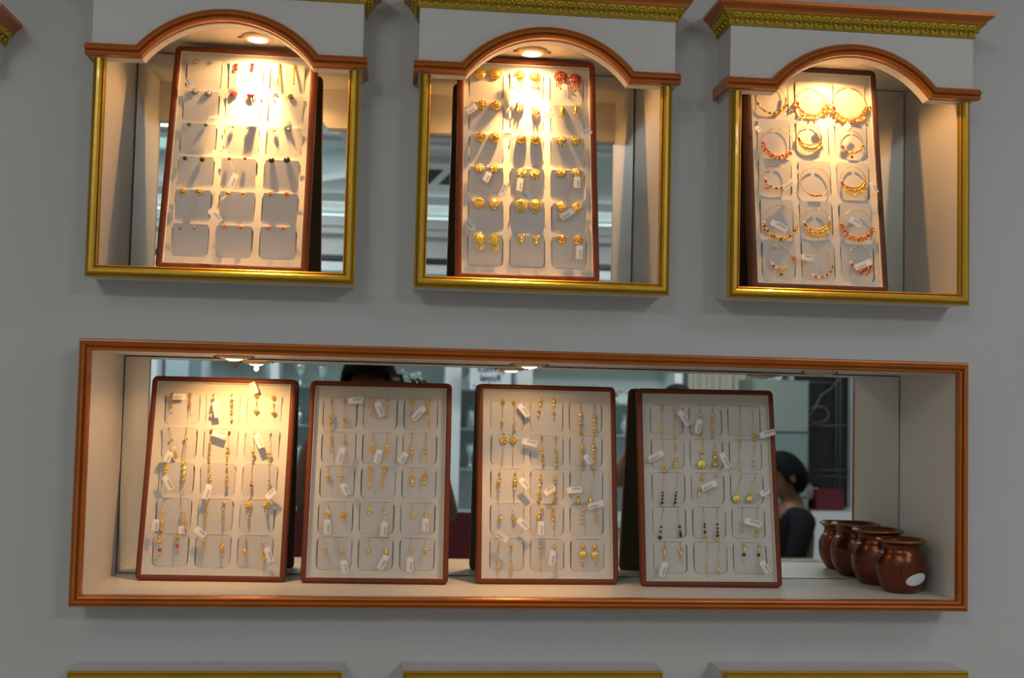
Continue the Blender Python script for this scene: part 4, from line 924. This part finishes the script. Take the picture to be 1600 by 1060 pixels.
# hanging white sign with dark lettering
t = empty('hanging_sign', (.525, -4.50, 1.60), 'white hanging sign with dark blue lettering in front of the narrow cabinet', 'sign')
mb = MB(); mb.box(-.115, .115, -.006, .006, 0, .16); mb.build('sign_board', mat('sign_white', (.72, .80, .86), .4), t)
M_ink = mat('sign_ink', (.03, .05, .10), .5)
for s_, z, sz in (('JEWELS', .10, .045), ('Royal', .048, .052)):
    c = bpy.data.curves.new('sign_lettering', 'FONT'); c.body = s_; c.size = sz; c.align_x = 'CENTER'; c.extrude = .0008; c.offset = .0012
    c.materials.append(M_ink); o = bpy.data.objects.new('sign_lettering', c); COL.objects.link(o); o.parent = t
    o.location = (0, .0075, z); o.rotation_euler = (PI/2, 0, PI)
    dg = bpy.context.evaluated_depsgraph_get(); me = bpy.data.meshes.new_from_object(o.evaluated_get(dg)); o2 = bpy.data.objects.new('sign_lettering', me); COL.objects.link(o2)
    o2.parent = t; o2.location = o.location; o2.rotation_euler = o.rotation_euler; bpy.data.objects.remove(o)
for x in (-.09, .09): mb = MB(); mb.lathe([(.0001, 0), (.006, 0), (.006, .002), (.0001, .002)], 10, (x, .006, .02), 'y'); mb.build('screw', M_ink, t)
for x in (-.1, .1): mb = MB(); mb.tube([(x, 0, .16), (x, 0, CEIL-1.60)], .0012, 5); mb.build('cord', M_ink, t)
# long counter in front of the cabinets
t = empty('glass_counter', (.1, -4.22, 0), 'long white shop counter with a pale glass top', 'counter')
mb = MB(); mb.box(-2.2, 1.35, -.22, .22, 0, .90); mb.build('counter_body', M_cab, t)
mb = MB(); mb.box(-2.24, 1.39, -.25, .25, .90, .935); mb.build('glass_top', M_counter, t)
# red chairs
def chair(x, y, rz, label):
    t = empty('counter_chair', (x, y, 0), label, 'chair', 'dark red counter chairs', (0, 0, rz)); MR = mat('dark_red_vinyl', (.10, .012, .016), .4, bump=.1); MS = mat('chair_steel', (.5, .5, .5), .25, metal=1)
    mb = MB(); mb.prism(rrect(0, .85, .36, .26, .05), -.17, -.135); mb.build('backrest', MR, t)
    mb = MB(); mb.prism(rrect(0, .50, .40, .07, .03), -.17, .22); mb.build('seat', MR, t)
    for sx in (-1, 1):
        mb = MB(); mb.tube([(sx*.17, -.20, 0), (sx*.16, -.16, .46), (sx*.15, -.175, .80)], .011, 8); mb.build('leg', MS, t)
        mb = MB(); mb.tube([(sx*.17, .20, 0), (sx*.16, .18, .47)], .011, 8); mb.build('leg', MS, t)
chair(.28, -3.70, .15, 'dark red chair at the counter, seen between second and third shelf trays'); chair(-.58, -3.70, -.1, 'dark red chair at the counter, seen between leftmost and second shelf trays')
# curtain, cupboard, ornate window at the right
def curtain(x0, x1, y, z0, z1, label, col):
    mb = MB(); n_ = 70; vs = []; fs = []
    for iz, z in enumerate((z0, (z0+z1)/2, z1)):
        for q in range(n_+1):
            t_ = q/n_; vs.append((x0+(x1-x0)*t_, y+.03*math.sin(t_*(x1-x0)*75)+.012*math.sin(t_*31+iz), z))
    for iz in range(2):
        for q in range(n_): a = iz*(n_+1)+q; fs.append((a, a+1, a+n_+2, a+n_+1))
    mb.add(vs, fs, True); o = mb.build('curtain', mat('curtain_cloth', col, .8), fixn=False); tag(o, label, 'curtain'); so = o.modifiers.new('thickness', 'SOLIDIFY'); so.thickness = .004
curtain(1.76, 2.16, -4.93, .05, 2.45, 'cream curtain hanging in folds right of the silver cabinets', (.50, .49, .42))
curtain(2.22, 2.32, -4.86, 1.0, 2.45, 'narrow white drape tied beside the ornate window', (.70, .72, .74))
t = empty('wall_cupboard', (2.255, -4.78, 0), 'tall grey green cupboard behind the seated man', 'cupboard')
mb = MB(); mb.box(-.17, .17, -.2, .13, 0, 1.70); mb.build('cupboard_body', mat('grey_green_laminate', (.23, .30, .27), .5), t)
mb = MB(); mb.box(-.16, .16, .131, .145, 1.40, 1.69); mb.build('upper_door', mat('pale_green_laminate', (.27, .34, .31), .45), t)
mb = MB(); mb.box(-.16, .16, .131, .142, 1.02, 1.385); mb.build('lower_door', mat('glass_door_tint', (.22, .31, .31), .2), t)
W_ = empty('ornate_window', (2.62, -4.97, 0), 'dark window with a curly white wrought grille and white frame', 'window')
wx = .19
mb = MB(); mb.box(-wx, wx, -.035, -.025, .92, 2.25); mb.build('dark_pane', mat('dark_window_glass', (.012, .015, .016), .06), W_)
M_wf = mat('window_frame_white', (.55, .62, .62), .4)
for q in ((-wx-.02, -wx+.005, .88, 2.28), (wx-.005, wx+.04, .88, 2.28), (-wx, wx, .86, .92), (-wx, wx, 2.25, 2.30)):
    mb = MB(); mb.box(q[0], q[1], -.03, .03, q[2], q[3]); mb.build('frame_bar', M_wf, W_)
mb = MB(); M_gr = mat('grille_grey', (.16, .18, .18), .4)
for x in (.10, .125): mb.tube([(x, 0, .92), (x, 0, 2.25)], .004, 5)
for z in (1.12, 1.16): mb.tube([(-wx, 0, z), (wx, 0, z)], .004, 5)
for s_ in (1,):
    mb.tube([(-.16, 0, 1.42), (-.10, 0, 1.46), (-.05, 0, 1.52), (0, 0, 1.62), (.06, 0, 1.66), (.14, 0, 1.75)], .006, 6)
    mb.tube([(-.02+.07*math.cos(a), 0, 1.50+.05*math.sin(a)) for a in [2*PI*q/18 for q in range(18)]], .0055, 6, True)
    mb.tube([(-.12, 0, 1.18), (-.15, 0, 1.30), (-.11, 0, 1.42), (-.05, 0, 1.44), (.05, 0, 1.43), (.17, 0, 1.44)], .006, 6)
    mb.tube([(-.16, 0, 1.70), (-.16, 0, 1.40)], .004, 5); mb.tube([(-.16, 0, 1.70), (.09, 0, 1.70)], .004, 5)
mb.build('wrought_grille', M_gr, W_)
t = empty('gift_box', (2.56, -4.80, .935), 'dark red box with a white bow under the ornate window', 'box')
mb = MB(); mb.box(-.05, .12, -.06, .06, 0, .12); mb.build('box_body', mat('box_red', (.13, .012, .025), .5), t)
mb = MB(); mb.ball((-.08, 0, .1), .04, 8, 6, (1, .6, 1.3)); mb.ball((-.03, 0, .09), .03, 8, 6, (1, .6, 1.3)); mb.build('white_bow', mat('bow_white', (.6, .58, .6), .7), t)
t = empty('window_counter', (2.5, -4.78, 0), 'low white sill counter beneath the ornate window', 'counter')
mb = MB(); mb.box(-.07, .55, -.16, .14, 0, .93); mb.build('counter_body', M_cab, t)
# ceiling air conditioner
t = empty('ceiling_cassette', (.22, -4.15, CEIL), 'square white ceiling air conditioner with dark slots', 'air conditioner')
mb = MB(); mb.prism(rrect(0, 0, .7, .7, .03), .0, .03); o = mb.build('cassette_panel', M_white, t); o.rotation_euler = (-PI/2, 0, 0); o.location = (0, 0, -.001); 
for x in (-.14, -.02): mb = MB(); mb.add([(x, -.2, -.034), (x+.07, -.2, -.034), (x+.13, .2, -.034), (x+.06, .2, -.034), (x, -.2, -.029), (x+.07, -.2, -.029), (x+.13, .2, -.029), (x+.06, .2, -.029)], [(0, 1, 2, 3), (4, 7, 6, 5), (0, 4, 5, 1), (1, 5, 6, 2), (2, 6, 7, 3), (3, 7, 4, 0)]); mb.build('air_slot', M_back, t)

# ---------------------------------------------------------------- people
def skin_mesh(name, nodes, edges, material, parent, sub=2, root=0):
    me = bpy.data.meshes.new(name); me.from_pydata([n[:3] for n in nodes], edges, []); o = bpy.data.objects.new(name, me); COL.objects.link(o)
    if parent: o.parent = parent
    me.materials.append(material); sk = o.modifiers.new('skin', 'SKIN'); sk.use_smooth_shade = True
    lay = me.skin_vertices[0].data if me.skin_vertices else None
    if lay is None:
        bpy.context.view_layer.objects.active = o; o.select_set(True); bpy.ops.mesh.customdata_skin_add() ; lay = me.skin_vertices[0].data
    for i, n in enumerate(nodes): lay[i].radius = (n[3], n[4] if len(n) > 4 else n[3]); lay[i].use_root = (i == root)
    sb = o.modifiers.new('smooth', 'SUBSURF'); sb.levels = sub; sb.render_levels = sub
    return o
def hand_nodes(N, Eg, wrist, d, side, curl, r=.008):
    """five separate fingers from a palm; d = forearm direction, side = thumb side, curl = palm normal"""
    d, side, curl = [Vector(a).normalized() for a in (d, side, curl)]; wv = Vector(N[wrist][:3])
    pc = len(N); p = wv+d*.045; N.append((*p, .026, .014)); Eg.append((wrist, pc))
    for q, (o_, L_) in enumerate(((.026, .066), (.009, .075), (-.009, .070), (-.026, .056))):
        b0 = p+d*.035+side*o_; pr = pc
        for t_, c_ in ((0, 0), (.45, .12), (.75, .40), (1, .75)):
            pt = b0+d*L_*(t_-c_*.45*t_)+curl*L_*c_*.8; N.append((*pt, r*(1-.2*t_))); Eg.append((pr, len(N)-1)); pr = len(N)-1
    pr = pc
    for t_ in (.03, .055, .078): pt = wv+d*(.02+t_*.55)+side*(.018+t_*.55)+curl*t_*.25; N.append((*pt, r*1.15)); Eg.append((pr, len(N)-1)); pr = len(N)-1
def person(label, loc, rz, skin, joints, shirt, trousers, hair_col, hair_long, long_sleeves=True):
    """joints: dict of points; x right of the person, y forward, z up"""
    t = empty('person', loc, label, 'person', None, (0, 0, rz)); J = {k: Vector(v) for k, v in joints.items()}
    N = []; Eg = []
    def add(p, r, pr=None, r2=None):
        N.append((*p, r, r2 or r)); 
        if pr is not None: Eg.append((pr, len(N)-1))
        return len(N)-1
    pel = add(J['pelvis'], .125, None, .10); wa = add(J['waist'], .115, pel, .09); ch = add(J['chest'], .135, wa, .10); nb = add(J['neck'], .052, ch)
    hc = J['head']; up = (hc-J['neck']).normalized(); fwd = Vector(joints.get('look', (0, 1, 0))).normalized()
    a = add(hc-up*.085+fwd*.015, .056, nb, .062); b_ = add(hc-up*.01, .078, a, .092); c_ = add(hc+up*.075-fwd*.01, .066, b_, .075)
    rt = fwd.cross(up).normalized()
    Nw = Nh = None
    for s_, k in ((1, 'r'), (-1, 'l')):
        sh = add(J['sh'+k], .055, ch); el = add(J['el'+k], .040, sh); wr = add(J['wr'+k], .026, el)
        dd = Vector(joints.get('hd'+k, J['wr'+k]-J['el'+k])); hand_nodes(N, Eg, wr, dd, joints.get('th'+k, (-s_, 0, 0)), joints.get('cu'+k, (0, 1, 0)))
        hp = add(J['hip'+k], .085, pel); kn = add(J['kn'+k], .060, hp); an = add(J['an'+k], .038, kn); ft = add(J['an'+k]+Vector((0, .13, -.045)), .034, an)
    skin_mesh('body', N, Eg, skin, t)
    # face: nose, lips, eyes, ears
    mb = MB(); nz = hc+fwd*.098-up*.012; mb.add([nz+up*.035-fwd*.012, nz+rt*.016-up*.012-fwd*.006, nz-rt*.016-up*.012-fwd*.006, nz+fwd*.014-up*.006, nz-up*.018], [(0, 1, 3), (0, 3, 2), (1, 4, 3), (2, 3, 4), (0, 2, 4, 1)], True); mb.build('nose', skin, t)
    mb = MB(); mb.ball(hc+fwd*.088-up*.048, .02, 10, 6, (1, .5, .3), Matrix((rt, fwd, up)).transposed()); mb.build('lips', mat('lip_skin', (.25, .08, .06), .5), t)
    for s_ in (-1, 1):
        mb = MB(); mb.ball(hc+fwd*.080+rt*s_*.031+up*.012, .012, 10, 8); mb.build('eye', mat('eye_white', (.5, .48, .45), .2), t)
        mb = MB(); mb.ball(hc+fwd*.089+rt*s_*.031+up*.012, .0055, 8, 6); mb.build('iris', M_black, t)
        mb = MB(); mb.ball(hc+rt*s_*.085-fwd*.008-up*.005, .026, 10, 6, (.35, .7, 1.2), Matrix((rt, fwd, up)).transposed()); mb.build('ear', skin, t)
    Mh = mat('hair', hair_col, .8, spec=.08, bump=.5, bscale=120); mb = MB(); R3 = Matrix((rt, fwd, up)).transposed()
    vs = []; fs = []; n_ = 24; q_ = 9
    for i in range(q_+1):
        th = (PI*.56)*i/q_
        for j in range(n_):
            ph = 2*PI*j/n_; f_ = math.sin(ph); ext = 1+(.45 if f_ < -.2 else .12)*(i/q_)**2
            thh = th*(1 if f_ < .35 else .62)*ext
            R_ = 1+.02*math.sin(9*ph+i)
            vs.append(hc+R3 @ Vector((.093*R_*math.sin(thh)*math.cos(ph), .112*R_*math.sin(thh)*math.sin(ph)-.008, .125*R_*math.cos(thh)+.008)))
    for i in range(q_):
        for j in range(n_): fs.append((i*n_+j, i*n_+(j+1) % n_, (i+1)*n_+(j+1) % n_, (i+1)*n_+j))
    mb.add(vs, fs, True); 
    if hair_long: mb.tube([hc-fwd*.08-up*.02, hc-fwd*.11-up*.12, hc-fwd*.13-up*.35, hc-fwd*.12-up*.5], [.06, .05, .04, .01], 10)
    mb.build('hair', Mh, t)
    # clothes follow the same joints a little larger
    nk_ = J['neck']-Vector((0, 0, .015))
    N2 = [(*J['pelvis'], .14, .115), (*J['waist'], .128, .103), (*J['chest'], .150, .115), (*nk_, .064)]; E2 = [(0, 1), (1, 2), (2, 3)]
    for k in 'rl':
        e_ = Vector(J['el'+k]); w_ = Vector(J['wr'+k]); s_ = Vector(J['sh'+k])
        N2 += [(*s_, .069), (*(e_ if long_sleeves else s_+(e_-s_)*.75), .053)]; E2 += [(2, len(N2)-2), (len(N2)-2, len(N2)-1)]
        if long_sleeves: N2 += [(*(e_+(w_-e_)*.9), .037)]; E2 += [(len(N2)-2, len(N2)-1)]
    skin_mesh('shirt', N2, E2, shirt, t)
    N3 = [(*J['pelvis'], .142, .118)]; E3 = []
    for k in 'rl':
        for p, r in ((J['hip'+k], .10), (J['kn'+k], .074), (J['an'+k]+Vector((0, 0, .03)), .055)): N3.append((*p, r)); E3.append((0 if r == .10 else len(N3)-2, len(N3)-1))
    skin_mesh('trousers', N3, E3, trousers, t)
    for k in 'rl':
        mb = MB(); mb.ball(J['an'+k]+Vector((0, .07, -.055)), .05, 12, 8, (.9, 2.5, .75)); mb.build('shoe', M_black, t)
    return t
SK = mat('brown_skin', (.16, .075, .042), .55, bump=.1); SK2 = mat('light_brown_skin', (.24, .125, .075), .55)
legs = dict(hipr=(.09, 0, .90), hipl=(-.09, 0, .90), knr=(.10, .02, .48), knl=(-.10, .02, .48), anr=(.11, 0, .09), anl=(-.11, 0, .09))
# photographer: faces the display wall, camera held up to the right eye
ph = person('photographer in a brown shirt holding a black camera up to one eye', (-.085, -1.745, 0), 0, SK,
    dict(pelvis=(0, -.06, .95), waist=(0, -.06, 1.10), chest=(0, -.05, 1.30), neck=(0, -.03, 1.45), head=(0, 0, 1.572), look=(0, 1, -.05),
         shr=(.17, -.04, 1.36), shl=(-.17, -.04, 1.36), elr=(.25, .05, 1.16), ell=(-.17, .09, 1.18), wrr=(.172, .10, 1.475), wrl=(.03, .12, 1.415),
         hdr=(.0, .1, 1), thr=(-1, 0, .1), cur=(-.35, 1, 0), hdl=(.8, .25, .45), thl=(-.3, .6, .5), cul=(.2, .2, 1), **legs),
    mat('brown_shirt', (.13, .07, .045), .8, bump=.1), mat('dark_trousers', (.03, .03, .04), .8), (.006, .005, .005), False)
t = empty('camera_body', (0, -1.62, EYE), 'black camera held up in front of the photographer’s face', 'camera'); M_cb = mat('camera_black', (.015, .015, .016), .45, bump=.2, bscale=300)
mb = MB(); mb.prism(rrect(.0, .002, .132, .085, .012), -.018, .018); mb.build('body_shell', M_cb, t)
mb = MB(); mb.prism([(-.026, .04), (.026, .04), (.018, .068), (-.018, .068)], -.03, .022); mb.build('prism_hump', M_cb, t)
mb = MB(); mb.prism(rrect(.052, -.0, .03, .085, .01), .012, .034); mb.build('hand_grip', M_cb, t)
mb = MB(); mb.lathe([(.030, .016), (.033, .018), (.033, .030), (.031, .032), (.031, .044), (.027, .044), (.025, .036), (.0001, .034)], 32, (0, 0, 0), 'y'); mb.build('lens_barrel', M_cb, t)
mb = MB(); mb.lathe([(.0001, .040), (.014, .039), (.0245, .036)], 24, (0, 0, 0), 'y'); mb.build('front_glass', mat('lens_glass', (.01, .012, .02), .03, spec=.8), t)
mb = MB(); mb.box(-.010, .010, .0225, .0235, .048, .058); mb.build('maker_plate', mat('grey_print', (.35, .35, .35), .5), t)
# seated man at the right, facing left
seat = dict(hipr=(.09, .02, .555), hipl=(-.09, .02, .555), knr=(.13, .42, .53), knl=(-.13, .42, .53), anr=(.13, .42, .10), anl=(-.13, .42, .10))
person('seated man in a black shirt with short black hair, turned to the side', (2.10, -3.92, 0), PI/2, SK,
    dict(pelvis=(0, 0, .60), waist=(0, .02, .70), chest=(0, .04, .90), neck=(0, .03, 1.06), head=(0, .07, 1.185), look=(0, 1, -.12),
         shr=(.19, .03, .98), shl=(-.19, .03, .98), elr=(.24, .12, .72), ell=(-.24, .12, .72), wrr=(.14, .34, .68), wrl=(-.14, .34, .68), **seat),
    mat('black_shirt', (.010, .010, .013), .8, spec=.08, bump=.1), mat('black_trousers', (.02, .02, .025), .8, spec=.1), (.006, .006, .007), False)
t = empty('wooden_stool', (2.10, -3.92, 0), 'plain stool under the seated man', 'stool')
mb = MB(); mb.prism(rrect(0, .42, .40, .04, .015), -.19, .19); mb.build('seat', M_back, t)
for x in (-.16, .16):
    for y in (-.15, .15): mb = MB(); mb.tube([(x, y, 0), (x*.9, y*.9, .40)], .016, 8); mb.build('leg', M_back, t)
t = empty('patterned_bag', (1.93, -3.55, 0), 'pale patterned cloth bag on a stand in front of the seated man', 'bag')
mb = MB(); mb.prism(rrect(0, .70, .34, .20, .03), -.06, .06); mb.build('bag_body', mat('patterned_cloth', (.24, .23, .17), .8, vary=.5, vscale=25), t)
mb = MB(); mb.box(-.18, .18, -.08, .08, .56, .60); mb.build('stand_top', M_cab, t); mb = MB(); mb.box(-.02, .02, -.02, .02, 0, .56); mb.build('stand_post', M_dark, t)
# standing woman, hand on hip
wo = person('standing woman in a dark teal blouse with one hand on her hip', (1.28, -3.22, 0), .25, SK2,
    dict(pelvis=(0, 0, .93), waist=(0, 0, 1.07), chest=(0, 0, 1.24), neck=(0, 0, 1.385), head=(0, .02, 1.505), look=(.2, 1, -.1),
         shr=(.16, 0, 1.31), shl=(-.16, 0, 1.31), elr=(.21, 0, 1.06), ell=(-.28, -.05, 1.17), wrr=(.19, .10, .86), wrl=(-.20, .10, 1.34), **legs),
    mat('teal_blouse', (.012, .035, .05), .8, spec=.1), mat('dark_skirt', (.02, .03, .05), .8), (.006, .006, .007), True, False)
